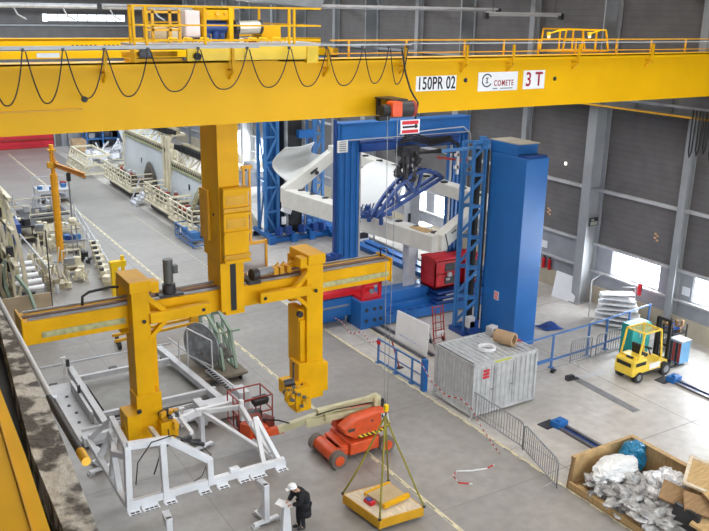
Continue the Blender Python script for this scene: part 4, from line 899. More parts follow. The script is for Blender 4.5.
m = MB(); m.ring((20.62, 22.85, z1+.27), (20.9, 22.1, z1+.27), .27, .2, 24); part('outer_roll', m, CARD, t); m = MB(); m.ring((20.64, 22.8, z1+.27), (20.895, 22.13, z1+.27), .2, .15, 20); m.ring((20.68, 22.7, z1+.27), (20.88, 22.16, z1+.27), .12, .08, 20); part('core', m, WOODD, t)
t = thing('hose_coil', 'white coiled hose lying flat on the container roof', 'hose', (19.7, 22.3, z1))
m = MB()
pts = []
for k in range(97): a = k/24*2*PI; rr = .29+.035*(k//24 % 2)+.01*math.sin(a*3); pts.append((19.75+rr*math.cos(a), 22.35+rr*math.sin(a), z1+.03+.03*(k/24)))
m.tube(pts, .028, 6); part('coil', m, WPLA, t)
t = solo('red_tarpaulin', MB().grid(lambda u, v: V((20.95+u*.55-v*.05, 23.2-u*.95+v*.28, z1+.03+.13*math.sin(PI*v)*(.6+.4*math.sin(u*11))+.03*noise.noise(V((u*6, v*6, 3))))), 16, 8), REDM, 'crumpled red cloth lying beside the cardboard roll on the container', 'cloth')
md = t.modifiers.new('s', 'SOLIDIFY'); md.thickness = .03
t = thing('white_carton', 'small grey white carton on the back edge of the container roof', 'box', (21.0, 23.5, z1)); m = MB(); m.cbox((21.0, 23.55, z1+.17), (.4, .3, .34), .2); part('carton', m, LGREY, t, bev=.01)
m = MB(); m.cbox((21.03, 23.39, z1+.2), (.1, .02, .1), .2); part('dark_mark', m, DRK, t)

# ------------------------------------------------------------------ blue fences
def fence(name, label, pts, h, posts, mid=True, low=.12, w=.07):
    t = thing(name, label, 'fence', (*pts[0], 0)); m = MB()
    m.pipe([(x, y, h) for x, y in pts], w*.8); m.pipe([(x, y, low) for x, y in pts], w)
    if mid: m.pipe([(x, y, (h+low)/2) for x, y in pts], w*.5)
    part('rails', m, BLUF, t)
    for x, y in posts: m = MB(); m.bar((x, y, 0), (x, y, h+.03), w); m.cbox((x, y, .02), (.2, .2, .04)); part('fence_post', m, BLUF, t)
    return t
f1 = fence('safety_fence', 'blue tubular safety fence along the yellow line left of the container', [(18.2, 27.5), (18.3, 24.35)], 1.1, [(18.2, 27.5), (18.23, 26.2), (18.27, 25.1)])
m = MB(); m.box(18.2, 18.4, 24.2, 24.4, 0, 1.35); part('end_post', m, BLU, f1, label='thick blue end post')
m = MB(); m.cbox((18.15, 27.42, .98), (.03, .18, .18), .3); part('red_notice', m, REDM, f1)
f2 = fence('safety_fence', 'long blue tubular safety fence running from the container to the right wall behind the forklift', [(22.2, 23.35), (26.7, 23.6), (31.3, 24.1)], 1.5, [(24.4, 23.45), (26.7, 23.6), (28.0, 23.75), (29.6, 23.9), (31.2, 24.1)], False, .35)
m = MB(); m.bar((21.6, 23.3, .42), (24.4, 23.42, .42), .07, .12); part('kick_rail', m, BLUF, f2)
wb_ = thing('standing_whiteboard', 'white board standing on the floor behind the blue fence, left of the container', 'board', (20.3, 28.1, 0))
m = MB(); m.add([(20.28, 29.3, .05), (20.34, 26.95, .0), (20.42, 26.95, 1.5), (20.36, 29.3, 1.45), (20.34, 29.3, .05), (20.40, 26.95, 0), (20.48, 26.95, 1.5), (20.42, 29.3, 1.45)], [(0, 1, 2, 3), (7, 6, 5, 4), (0, 4, 5, 1), (1, 5, 6, 2), (2, 6, 7, 3), (3, 7, 4, 0)]); part('board', m, WPLA, wb_)
m = MB()
for k in range(9):
    y = 29.0-k*.2; m.tube([(20.29, y, .35+.05*(k % 3)), (20.29, y-.08, .45), (20.29, y-.14, .33)], .008, 4)
part('blue_scribbles', m, BLULET, wb_)
m = MB(); m.bar((20.5, 29.1, 1.2), (21.1, 29.0, 0), .05); m.bar((20.5, 27.1, 1.2), (21.1, 27.2, 0), .05); part('prop', m, GREYM, wb_)
ht = thing('hand_truck', 'rust red hand truck standing upright in front of the blue machine bed', 'hand truck', (21.9, 28.1, 0))
for x in (21.55, 22.15):
    m = MB(); m.bar((x, 28.0, .1), (x+.03, 28.3, 1.75), .045); part('upright', m, REDD, ht)
m = MB()
for k in range(5): z = .25+k*.36; m.bar((21.55, 28.0+z*.15, z), (22.17, 28.0+z*.15, z), .035)
m.bar((21.7, 28.05, .3), (21.72, 28.25, 1.6), .03); m.bar((22.0, 28.05, .3), (22.02, 28.25, 1.6), .03); m.box(21.55, 22.2, 27.7, 28.0, .02, .05); part('rungs', m, REDD, ht)
for x in (21.5, 22.2): m = MB(); m.cyl((x-.03, 28.15, .12), (x+.03, 28.15, .12), .12); part('wheel', m, BLK, ht)
m = MB(); m.cbox((21.85, 27.95, .55), (.4, .06, .12), 0); part('white_pad', m, WPLA, ht)
t = thing('red_prop', 'thin red pole leaning inside the blue fence', 'pole', (18.9, 26.6, 0)); m = MB(); m.bar((18.7, 26.6, 0), (18.55, 27.0, 1.1), .05); part('pole', m, REDD, t); m = MB(); m.cbox((18.7, 26.6, .02), (.3, .2, .04)); part('foot', m, DRK, t)
t = thing('blue_floor_bag', 'dark blue bundle on the floor right of the hand truck', 'bag', (22.4, 26.4, 0)); m = MB(); m.sph((20.9, 26.3, .14), .3, (1.1, .8, .5)); m.sph((21.15, 26.1, .1), .2, (1, 1, .5)); part('bundle', m, BLUD, t)
t = thing('blue_floor_bag', 'dark blue folded sheet on the bright floor right of the blue cabinet', 'bag', (27.6, 26.9, 0))
m = MB(); m.grid(lambda u, v: V((27.2+.95*u, 26.7+.8*v-.3*u, .04+.22*math.sin(PI*u)*math.sin(PI*v)*(1+.5*math.sin(9*u+4*v)))), 10, 8); m.box(27.3, 27.9, 26.7, 27.0, 0, .05); part('sheet', m, BLUD, t)
t = thing('floor_clamp', 'small black clamp lying at the foot of the long blue fence', 'clamp', (24.0, 23.0, 0)); m = MB(); m.cbox((24.1, 23.05, .08), (.2, .15, .14), .5); m.cbox((24.25, 23.1, .04), (.2, .08, .06), .2); part('body', m, BLK, t)

# ------------------------------------------------------------------ crowd barriers
def crowd_barrier(label, L, loc, rz, feet=True, bars=16):
    t = thing('crowd_barrier', label, 'barrier', loc, rz, 'grey crowd barriers'); m = MB()
    m.tube([(0, 0, .12), (0, 0, .95), (.04, 0, 1.05), (.14, 0, 1.1), (L-.14, 0, 1.1), (L-.04, 0, 1.05), (L, 0, .95), (L, 0, .12)], .026, 8); m.tube([(0, 0, .2), (L, 0, .2)], .022, 6); part('frame', m, GREYM, t, w=False)
    for k in range(1, bars): x = L*k/bars; m = MB(); m.cyl((x, 0, .2), (x, 0, 1.09), .013, n=6); part('upright_bar', m, GREYM, t, w=False)
    for x in (.25, L-.25):
        m = MB(); m.tube([(x, -.3, .01), (x, -.2, .1), (x, 0, .2), (x, .2, .1), (x, .3, .01)], .014, 6); part('foot', m, GALV, t, w=False)
    return t
crowd_barrier('grey tubular crowd barrier directly below the container front corner', 2.9, (18.50, 21.6, 0), -PI/2-.02, bars=20)
crowd_barrier('grey tubular crowd barrier angled between the other barrier and the wooden crate', 2.45, (18.40, 18.62, 0), -PI/2-.30, bars=17)
crowd_barrier('grey crowd barrier leaning on the long blue fence, nearest the container', 1.3, (25.3, 23.25, 0), .03, bars=10)
crowd_barrier('grey crowd barrier along the long blue fence just left of the forklift', 2.3, (26.8, 23.2, 0), .05, bars=14)
# barrier tape
def tape(label, pts):
    m = MB(); w = .055
    for a, b in zip(pts[:-1], pts[1:]):
        a = V(a); b = V(b); d = (b-a); n = V((0, 0, w/2)) if abs(d.z) < d.length*.8 else V((w/2, 0, 0)); o_ = V((-d.y, d.x, 0)); o_ = o_.normalized()*.004 if o_.length > 1e-4 else V((.004, 0, 0))
        m.add([a-n, b-n, b+n, a+n, a-n+o_, b-n+o_, b+n+o_, a+n+o_], [(0, 1, 2, 3), (7, 6, 5, 4), (0, 4, 5, 1), (3, 2, 6, 7)])
    return solo('barrier_tape', m, TAPE, label, 'tape')
tape('red and white tape hanging from the blue end post past the container to the barriers', [(18.2, 24.5, 1.25), (18.12, 23.6, .75), (18.1, 22.6, .55), (18.15, 21.8, .75), (18.2, 21.2, .6), (18.0, 20.4, .3), (17.8, 19.6, .12), (17.6, 18.9, .06)])
tape('red and white tape strung along the yellow line from the crossbeam to the blue fence', [(18.2, 27.5, 1.0), (18.35, 28.4, .6), (18.5, 29.3, .75), (18.45, 30.2, .35), (18.55, 31.2, .6), (18.6, 32.2, .5), (18.5, 33.2, .75), (18.8, 34.6, .5)])
tape('loose loop of red and white tape lying on the floor before the barriers', [(15.6, 17.9, .04), (15.25, 18.15, .05), (15.3, 18.55, .1), (15.65, 18.75, .05), (16.1, 18.55, .03), (16.6, 18.4, .04), (17.0, 18.45, .05)])
# ------------------------------------------------------------------ bollard heads with floor rails
def floor_track(label, x, y, L):
    t = thing('floor_track', label, 'track', (x, y, 0)); m = MB()
    m.box(x-.06, x+.06, y-L, y-.3, 0, .09); m.box(x+.26, x+.38, y-L, y-.3, 0, .09); part('rail_pair', m, RAILM, t)
    m = MB(); m.box(x-.02, x+.34, y-L, y-.3, 0, .02); part('bed', m, BLUD, t)
    m = MB(); m.cbox((x+.16, y-.12, .12), (.55, .4, .24), .1); m.cyl((x+.0, y-.2, .2), (x+.3, y-.2, .2), .13); part('end_stop', m, BLU, t, bev=.015); m = MB(); m.cbox((x-.1, y+.15, .01), (.7, .5, .02), .1); part('floor_plate', m, DRK, t)
floor_track('blue floor track with end stop between the container and the wooden crate', 20.75, 19.55, 2.6)
floor_track('blue floor track with end stop at the right edge below the forklift', 27.75, 20.05, 3.4)
m = MB(); m.cbox((24.2, 22.15, .1), (.35, .2, .2), -.1); m.cbox((24.45, 22.1, .03), (.3, .16, .06), -.1)
solo('track_end_stop', m, DRK, 'small dark end stop at the head of the grey floor plate', 'stop')

# ------------------------------------------------------------------ forklift (own frame: +x forward)
fk = thing('forklift', 'yellow forklift truck facing the right wall', 'forklift', (27.2, 21.05, 0), .02)
m = MB(); m.prism([(-1.0, -.5, .35), (-1.0, -.5, .95), (-.92, -.5, 1.02), (-.35, -.5, 1.02), (-.3, -.5, .72), (.35, -.5, .72), (.55, -.5, .85), (.62, -.5, .35)], (0, 1.0, 0)); bd_ = part('chassis', m, YELF, fk, False, .04)
m = MB(); m.prism([(-1.12, -.48, .3), (-1.15, -.48, .5), (-1.1, -.48, .98), (-.9, -.48, 1.03), (-.9, -.48, .3)], (0, .96, 0)); part('counterweight', m, YELF, fk, False, .05)
m = MB(); m.cbox((-.65, 0, 1.05), (.5, .8, .1)); part('seat_deck', m, YELF, fk, False, .03)
m = MB(); m.cbox((-.2, 0, 1.0), (.42, .5, .12)); m.cbox((-.42, 0, 1.28), (.12, .48, .5), 0, 0, -.12); part('seat', m, BLK, fk, False, .03)
m = MB(); m.box(-.6, .5, -.53, -.5, .3, .42); m.box(-.6, .5, .5, .53, .3, .42); part('step', m, DRK, fk, False)
m = MB(); m.box(-.15, .5, -.515, -.5, .48, .72); part('side_plate', m, WPLA, fk, False); m = MB(); m.cbox((-.85, -.1, 1.07), (.3, .3, .05)); m.box(-1.0, -.4, -.512, -.5, .75, .9); part('dark_label', m, BLK, fk, False)
m = MB(); m.box(-1.165, -1.14, -.35, .35, .72, .88); part('rear_lettering', m, BLK, fk, False)
for x, y, r_ in ((-.75, -.42, .24), (-.75, .42, .24), (.9, -.46, .29), (.9, .46, .29)):
    m = MB(); m.cyl((x, y-.1, r_), (x, y+.1, r_), r_, n=22); w_ = part('wheel', m, BLK, fk, False, .02); m = MB(); m.cyl((x, y-.115, r_), (x, y+.115, r_), r_*.55, n=16); part('hub', m, GREYM, w_, False)
m = MB(); m.box(.55, 1.15, -.38, .38, .2, .6); m.box(.35, .6, -.45, .45, .35, .62); part('front_axle', m, YELF, fk, False)
m = MB()
for y in (-.45, .45): m.bar((-.85, y, .98), (-.62, y, 2.12), .06); m.bar((.62, y, .8), (.42, y, 2.12), .06)
m.bar((-.62, -.45, 2.12), (-.62, .45, 2.12), .06); m.bar((.42, -.45, 2.12), (.42, .45, 2.12), .06); m.bar((-.62, -.45, 2.12), (.42, -.45, 2.12), .06); m.bar((-.62, .45, 2.12), (.42, .45, 2.12), .06)
for k in range(1, 7): m.bar((-.62+k*.148, -.45, 2.13), (-.62+k*.148, .45, 2.13), .025)
part('overhead_guard', m, YELF, fk, False)
m = MB()
for y in (-.3, .3): m.ibar((1.18, y, .1), (1.18, y, 2.3), .1, .14, .02); m.ibar((1.26, y*.8, .1), (1.26, y*.8, 2.2), .08, .1, .02)
m.bar((1.18, -.33, 2.28), (1.18, .33, 2.28), .1); m.bar((1.18, -.33, 1.2), (1.18, .33, 1.2), .07); m.cyl((1.15, 0, .2), (1.15, 0, 2.1), .05); m.bar((1.3, -.45, .4), (1.3, .45, .4), .05, .35); part('lift_mast', m, BLK, fk, False)
for y in (-.25, .25): m = MB(); m.prism([(1.33, y-.05, .06), (2.3, y-.05, .05), (2.3, y+.05, .05), (1.33, y+.05, .06)], (0, 0, .045)); m.box(1.33, 1.37, y-.05, y+.05, .06, .6); part('fork', m, DRK, fk, False)
m = MB(); m.ring((.3, 0, 1.15), (.31, 0, 1.19), .17, .15, 18); m.bar((.5, 0, .8), (.31, 0, 1.16), .04); part('steering_wheel', m, BLK, fk, False)
# things around the forklift
t = thing('tool_cabinet', 'turquoise steel cabinet standing behind the forklift cab', 'cabinet', (29.3, 23.0, 0)); m = MB(); m.box(28.3, 29.5, 22.6, 23.2, 0, 1.45); part('body', m, GRNT, t, bev=.015)
for xx in (28.32, 28.92): m = MB(); m.box(xx, xx+.56, 22.57, 22.6, .1, 1.4); d = part('door', m, GRNT, t); m = MB(); m.box(xx+.45, xx+.5, 22.54, 22.57, .85, 1.05); part('handle', m, LGREY, d)
t = thing('battery_cart', 'light blue and grey equipment cart right of the forklift mast', 'cart', (29.6, 20.9, 0)); m = MB(); m.box(29.35, 29.95, 20.8, 21.4, .1, 1.1); part('body', m, mat('sky_blue_panel', (.18, .42, .68), .4), t, bev=.015); m = MB(); m.box(29.32, 29.98, 20.77, 21.43, 1.1, 1.15); part('top', m, LGREY, t)
for k, c_ in enumerate((REDD, DRK, REDD, DRK)): m = MB(); m.box(29.34, 29.35, 20.82+k*.14, 20.94+k*.14, .15, 1.05); part('panel_strip', m, c_, t)
for x in (29.42, 29.88): m = MB(); m.cyl((x, 20.95, .07), (x, 21.05, .07), .07); part('castor', m, BLK, t)
t = thing('parts_trolley', 'dark trolley loaded with small brown and dark parts beside the window column', 'trolley', (30.8, 22.4, 0)); m = MB(); m.box(30.3, 31.3, 22.0, 22.9, .8, .86); m.box(30.3, 31.3, 22.0, 22.9, .2, .25)
for x in (30.32, 31.28):
    for y in (22.03, 22.87): m.bar((x, y, 0), (x, y, 1.2), .05)
part('rack', m, DRK, t); m = MB()
for k in range(12): m.cbox((30.4+R2.random()*.8, 22.1+R2.random()*.7, .95+R2.random()*.4), (.15, .1, .3), R2.random()*3)
part('parts', m, WOODD, t); m = MB(); m.cbox((30.8, 22.4, 1.05), (.8, .6, .05)); part('tray', m, BLUD, t)
t = thing('stacked_sheets', 'pile of white sheets and boards under the bright window', 'pile', (31.0, 25.8, 0))
for k in range(7):
    m = MB(); m.cbox((30.9+.05*k, 25.6+.08*k, .12+.22*k), (1.5-.1*k, 2.3-.12*k, .05), .5+.06*k, .05*(k % 3-1), .12); part('sheet', m, WPLA, t)
m = MB(); m.cbox((30.9, 25.7, .05), (1.2, 1.8, .1), .5)
for k in range(6): m.cbox((31+.04*k, 25.8+.07*k, .22+.22*k), (.12, 1.2, .18), .5)
part('spacers', m, LGREY, t)
t = thing('metal_trestle', 'thin white metal trestle standing beside the pile of white sheets', 'trestle', (31.2, 27.0, 0)); m = MB(); m.tube([(30.6, 27.2, 0), (30.7, 27.3, 1.2), (30.9, 27.5, 1.75), (31.4, 27.3, 2.1), (31.6, 26.6, 2.1)], .03, 6); m.tube([(31.8, 25.2, 0), (31.6, 25.4, 1.9), (31.3, 25.9, 1.8)], .03, 6); part('tube_frame', m, LGREY, t)
def extinguisher(x, y, z, label):
    t = thing('fire_extinguisher', label, 'fire extinguisher', (x, y, z)); m = MB(); m.cyl((x, y, z), (x, y, z+.5), .1, n=16); m.sph((x, y, z+.5), .1, n=12); part('bottle', m, REDM, t)
    m = MB(); m.cyl((x, y, z+.58), (x, y, z+.68), .03); m.cbox((x, y, z+.68), (.12, .04, .04)); m.tube([(x, y-.05, z+.64), (x, y-.14, z+.55), (x, y-.12, z+.2)], .015, 6); part('valve', m, BLK, t)
extinguisher(31.7, 25.2, 1.55, 'red fire extinguisher above the pile of white sheets')
extinguisher(XW-.13, 31.95, .9, 'red fire extinguisher on the wall right of the blue cabinet')
extinguisher(XW-.13, 32.4, .9, 'second red fire extinguisher on the wall, half hidden by the blue cabinet')
m = MB(); m.add([(31.15, 30.4, 0), (31.35, 29.0, 0), (31.7, 29.0, 1.25), (31.5, 30.5, 1.35), (31.2, 30.4, 0), (31.4, 29.0, 0), (31.75, 29.0, 1.25), (31.55, 30.5, 1.35)], [(0, 1, 2, 3), (7, 6, 5, 4), (0, 4, 5, 1), (1, 5, 6, 2), (2, 6, 7, 3), (3, 7, 4, 0)])
solo('leaning_sheet', m, WPLA, 'white panel leaning against the deep grey wall column', 'panel')
for y, lab in ((24.7, 'small'), ):
    pass
t = thing('column_notice', 'framed dark notice hanging on the deep grey column', 'notice', (31.4, 28.9, 4.0)); m = MB(); m.box(31.60, 32.2, 28.66, 28.7, 4.2, 4.62); part('panel', m, DRK, t); m = MB(); m.box(31.66, 32.14, 28.64, 28.66, 4.24, 4.42); m.box(31.7, 31.9, 28.64, 28.66, 4.46, 4.56); part('print', m, mat('notice_print', (.35, .36, .30), .6), t)
for y, z, lab in ((25.1, 4.15, 'small orange hanging tag on the wall above the bright window'), (32.3, 3.9, 'small orange hanging tag on the wall just right of the blue cabinet')):
    t = thing('wall_tag', lab, 'tag', (XW-.04, y, z)); m = MB()
    for a, b in ((0, 0), (.14, .1), (0, .22), (.13, .3)): m.box(XW-.04, XW-.01, y+a, y+a+.12, z+b, z+b+.09)
    part('tag', m, mat('orange_tag', (.75, .45, .25), .6), t)
m = MB(); m.cbox((XW-.05, 31.5, 6.9), (.06, .12, .16)); solo('wall_lamp', m, emis('small_wall_lamp', (1, 1, .85), 2.5), 'small glowing lamp on the dark wall right of the blue cabinet', 'lamp')
for y, lab in ((23.0, 'white notice on the wall right of the window column'), (32.35, 'small white wall notice just above the fire extinguishers')):
    m = MB(); m.box(XW-.03, XW-.005, y, y+.42, 2.0, 2.4); solo('wall_notice', m, PAPER, lab, 'notice')

# ------------------------------------------------------------------ wooden crate with wrapped scrap
cr8 = thing('wooden_crate', 'large open plywood crate full of plastic wrap in the bottom right corner', 'crate', (19.5, 14.6, 0))
m = MB(); m.box(18.15, 21.05, 11.8, 16.3, 0, .12); part('base', m, WOODD, cr8)
m = MB(); m.box(18.28, 21.05, 16.22, 16.3, .1, 1.08); m.box(18.28, 21.05, 16.3, 16.34, .95, 1.08); part('end_panel', m, WOOD, cr8, bev=.005)
m = MB(); m.box(20.97, 21.05, 11.8, 16.3, .1, 1.08)
for y in (12.3, 13.6, 14.9): m.box(20.93, 20.97, y-.06, y+.06, .1, 1.05)
m.box(20.9, 21.08, 11.8, 16.32, 1.04, 1.1); part('side_panel', m, WOOD, cr8, bev=.005)
m = MB(); m.box(18.12, 18.2, 11.8, 16.2, .05, .26); m.box(18.1, 18.3, 11.8, 15.9, .22, .27); part('low_side_panel', m, WOOD, cr8, bev=.005)
m = MB(); m.bar((18.16, 16.24, 0), (18.3, 16.24, 1.08), .09); part('corner_post', m, WOODD, cr8)
def lump(name, c, s, m_, label, seed, amp=.35, f=1.6, cat='plastic wrap', group=None):
    mb = MB(); n = 44; k = 26; c = V(c)
    def fn(u, v):
        a = 2*PI*u; b = PI*v; d = V((math.cos(a)*math.sin(b), math.sin(a)*math.sin(b), math.cos(b)))
        p = d*f+V((seed*7.3, seed*2.1, 0)); r = 1+amp*noise.fractal(p, .9, 2.1, 5)*1.3+amp*.5*abs(noise.noise(p*4))
        q = V((d.x*s[0]*r, d.y*s[1]*r, d.z*s[2]*r)); q.z = max(q.z, -c.z+.13); return c+q
    mb.grid(fn, n, k, False); return solo(name, mb, m_, label, cat, group)
lump('plastic_bag', (19.25, 15.4, .8), (.82, .5, .38), mat('white_film', (.78, .78, .77), .3, var=.08, bump=.7, bscale=5), 'bulging white plastic bag at the back left inside the crate', 1, .22, 1.2, 'bag')
lump('plastic_bag', (20.45, 15.75, .72), (.48, .38, .55), BAGB, 'dark blue plastic bag in the back corner of the crate', 2, .18, 1.3, 'bag')
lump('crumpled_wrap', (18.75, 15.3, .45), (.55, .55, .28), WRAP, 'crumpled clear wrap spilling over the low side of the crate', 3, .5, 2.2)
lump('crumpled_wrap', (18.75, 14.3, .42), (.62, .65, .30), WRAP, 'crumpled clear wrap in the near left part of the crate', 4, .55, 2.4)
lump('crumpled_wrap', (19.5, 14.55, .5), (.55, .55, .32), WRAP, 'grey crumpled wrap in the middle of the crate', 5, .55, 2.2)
lump('crumpled_wrap', (20.0, 13.95, .68), (.58, .62, .42), mat('bright_film', (.75, .75, .76), .18, metal=.25, var=.3, scale=3, bump=.8, bscale=5), 'shiny silver ball of wrap against the broken boards in the crate', 6, .4, 1.8)
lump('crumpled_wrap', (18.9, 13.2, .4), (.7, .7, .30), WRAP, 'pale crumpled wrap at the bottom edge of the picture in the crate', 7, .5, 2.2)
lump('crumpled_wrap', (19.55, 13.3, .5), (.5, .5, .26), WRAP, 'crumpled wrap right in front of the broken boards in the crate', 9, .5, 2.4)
def plank(c, d, rz, rx, ry, m_, label):
    m = MB(); m.cbox(c, d, rz, rx, ry); return solo('broken_board', m, m_, label, 'board', None, .006)
plank((19.45, 13.05, .98), (.75, 1.25, .07), .5, .28, -.3, WOODD, 'dark brown board leaning foremost in the heap over the crate')
plank((19.7, 12.3, 1.0), (.7, 1.5, .06), .75, .2, -.35, WOODD, 'dark brown board under the framed panel on the crate')
fr_ = thing('framed_panel', 'pale wooden panel with raised rim lying on top of the crate heap', 'panel', (20.5, 12.9, 1.1))
M_ = Matrix.Translation(V((20.5, 12.9, 1.34))) @ Matrix.Rotation(.55, 4, 'Z') @ Matrix.Rotation(.2, 4, 'X') @ Matrix.Rotation(-.15, 4, 'Y')
m = MB(); m.cbox((0, 0, 0), (1.4, 1.5, .03)); m.v = [M_ @ v for v in m.v]; part('board', m, WOOD, fr_)
m = MB(); m.cbox((-.66, 0, .04), (.1, 1.5, .07)); m.cbox((.66, 0, .04), (.1, 1.5, .07)); m.cbox((0, .7, .04), (1.4, .1, .07)); m.cbox((0, -.7, .04), (1.4, .1, .07)); m.v = [M_ @ v for v in m.v]; part('rim', m, WOODL, fr_)
plank((20.1, 12.15, 1.35), (1.0, .7, .06), -.35, .1, -.2, WOOD, 'reddish board lying over the framed panel')
plank((19.0, 12.55, .75), (.14, .8, .6), .1, .1, .1, DRK, 'black upright board at the foot of the heap in the crate')
plank((19.3, 11.95, .7), (.9, .9, .08), .3, .2, .1, WOOD, 'ochre board lowest in the heap in the crate')

# ================================================================== BOOM LIFT (own frame, placed over its chassis)
bl = thing('boom_lift', 'orange articulated boom lift with cream booms reaching left to a red basket', 'boom lift', (13.5, 21.8, 0))
m = MB(); m.box(12.45, 14.5, 21.15, 22.5, .25, .6); m.box(12.9, 14.2, 21.0, 22.6, .3, .78); m.box(12.6, 13.1, 21.2, 22.5, .3, .68); part('chassis', m, ORG, bl, bev=.05)
m = MB(); m.cyl((12.3, 21.05, .38), (12.3, 22.4, .38), .27, n=20); m.box(12.3, 12.8, 21.3, 22.3, .25, .6); part('axle_fairing', m, ORG, bl, bev=.02)
for x, y in ((12.32, 20.93), (12.28, 22.5), (14.55, 21.05), (14.5, 22.55)):
    m = MB(); m.cyl((x, y-.13, .34), (x, y+.13, .34), .34, n=26); w_ = part('wheel', m, mat('grey_tyre', (.17, .14, .12), .8), bl, bev=.03); m = MB(); m.cyl((x, y-.15, .34), (x, y+.15, .34), .2, n=18); part('hub', m, ORG, w_)
m = MB(); m.cyl((13.55, 21.8, .7), (13.55, 21.8, .9), .5, n=24); part('slew_ring', m, DRK, bl)
tu = part('turret', MB().prism([(12.7, 21.1, 1.2), (12.65, 21.1, 1.4), (13.2, 21.1, 1.68), (14.2, 21.1, 1.78), (14.65, 21.1, 1.7), (14.75, 21.1, 1.1), (14.3, 21.1, .88), (13.2, 21.1, .88)], (0, .55, 0)), ORG, bl, bev=.04)
m = MB(); m.prism([(12.9, 22.1, .9), (12.9, 22.1, 1.5), (14.5, 22.1, 1.6), (14.65, 22.1, 1.0), (14.3, 22.1, .9)], (0, .45, 0)); m.box(13.1, 14.6, 21.6, 22.15, .88, 1.1); part('cover', m, ORG, tu, bev=.04)
m = MB(); m.prism([(13.3, 21.08, .9), (14.32, 21.08, .9), (14.74, 21.08, 1.12), (14.74, 21.08, 1.24), (14.3, 21.08, 1.03), (13.3, 21.08, 1.02)], (0, .02, 0)); part('chevron_band', m, HAZ, tu, label='black and yellow striped band')
m = MB(); m.prism([(14.35, 21.07, 1.12), (14.7, 21.07, 1.27), (14.62, 21.07, 1.65), (14.3, 21.07, 1.7)], (0, .02, 0)); part('number_panel', m, LGREY, tu)
m = MB(); m.cbox((14.0, 21.07, .66), (.5, .02, .22)); m.cbox((12.98, 21.08, 1.32), (.3, .02, .12)); m.cyl((13.9, 21.09, 1.5), (13.9, 21.06, 1.5), .05); part('decal', m, mat('dark_decal', (.08, .06, .05), .5), tu)
# booms: lower riser, upper boom back to the left, telescoping part, jib
m = MB(); m.bar((14.5, 21.9, 1.5), (12.3, 22.0, 1.62), .24, .26); part('lower_boom', m, CREAM, bl, bev=.02)
m = MB(); m.bar((14.6, 21.9, 1.95), (12.1, 22.2, 1.82), .26, .22); m.cbox((14.55, 21.9, 1.75), (.32, .4, .66)); part('upper_boom', m, CREAM, bl, bev=.03)
m = MB(); m.bar((13.9, 21.8, 2.08), (12.6, 22.05, 1.96), .1, .07); m.bar((14.5, 21.8, 2.13), (13.9, 21.8, 2.1), .1, .1); part('hose_cover', m, CREAM, bl)
m = MB(); m.cyl((14.72, 21.7, 1.75), (14.72, 22.1, 1.75), .2, n=18); part('elbow_cap', m, BLK, bl)
m = MB(); m.bar((12.4, 22.2, 1.68), (10.7, 22.7, 1.2), .24, .26); m.bar((12.6, 22.0, 1.55), (11.7, 22.35, 1.38), .28, .32); part('telescopic_boom', m, CREAM, bl, bev=.02)
m = MB(); m.bar((10.9, 22.65, 1.22), (9.9, 23.0, 1.05), .26, .28); m.cbox((10.1, 23.0, 1.15), (.5, .4, .5)); m.cbox((9.8, 23.3, 1.2), (.6, .5, .6), .5); part('jib_knuckle', m, ORG, bl, bev=.03)
m = MB(); m.tube([(14.3, 21.7, 1.9), (13.5, 21.7, 1.95), (12.7, 21.9, 1.9), (12.0, 22.1, 1.75)], .025); m.tube([(11.2, 22.5, 1.4), (10.7, 22.7, 1.6), (10.3, 23.2, 1.5)], .03); part('hydraulic_hose', m, BLK, bl)
m = MB(); bx0, bx1, by0, by1, bz0, bz1 = 9.5, 10.9, 23.6, 24.7, 1.0, 2.25
for z in (bz0, (bz0+bz1)/2, bz1):
    m.pipe([(bx0, by0, z), (bx1, by0, z), (bx1, by1, z), (bx0, by1, z), (bx0, by0, z)], .045)
for x, y in ((bx0, by0), (bx1, by0), (bx1, by1), (bx0, by1), ((bx0+bx1)/2, by0), ((bx0+bx1)/2, by1), (bx0, (by0+by1)/2)): m.bar((x, y, bz0), (x, y, bz1), .04)
bk = part('basket', m, REDD, bl); m = MB(); m.box(bx0, bx1, by0, by1, bz0-.05, bz0); part('basket_floor', m, DRK, bk)
m = MB(); m.cbox((10.4, 23.65, 2.1), (.6, .3, .25), .1, .3); m.cbox((10.1, 23.6, 1.5), (.6, .25, .5)); part('control_box', m, DRK, bk)
m = MB(); m.cbox((10.0, 23.8, 1.3), (.8, .6, .5), .3); m.cbox((10.5, 23.4, 1.2), (.5, .5, .5), .4); m.cyl((9.7, 23.3, 1.5), (10.2, 23.3, 1.5), .3); part('rotator', m, mat('rust_red', (.20, .035, .02), .5), bk)
bl.scale = (.88, .88, .88); bl.location.x = 13.42; bl.location.y = 21.7
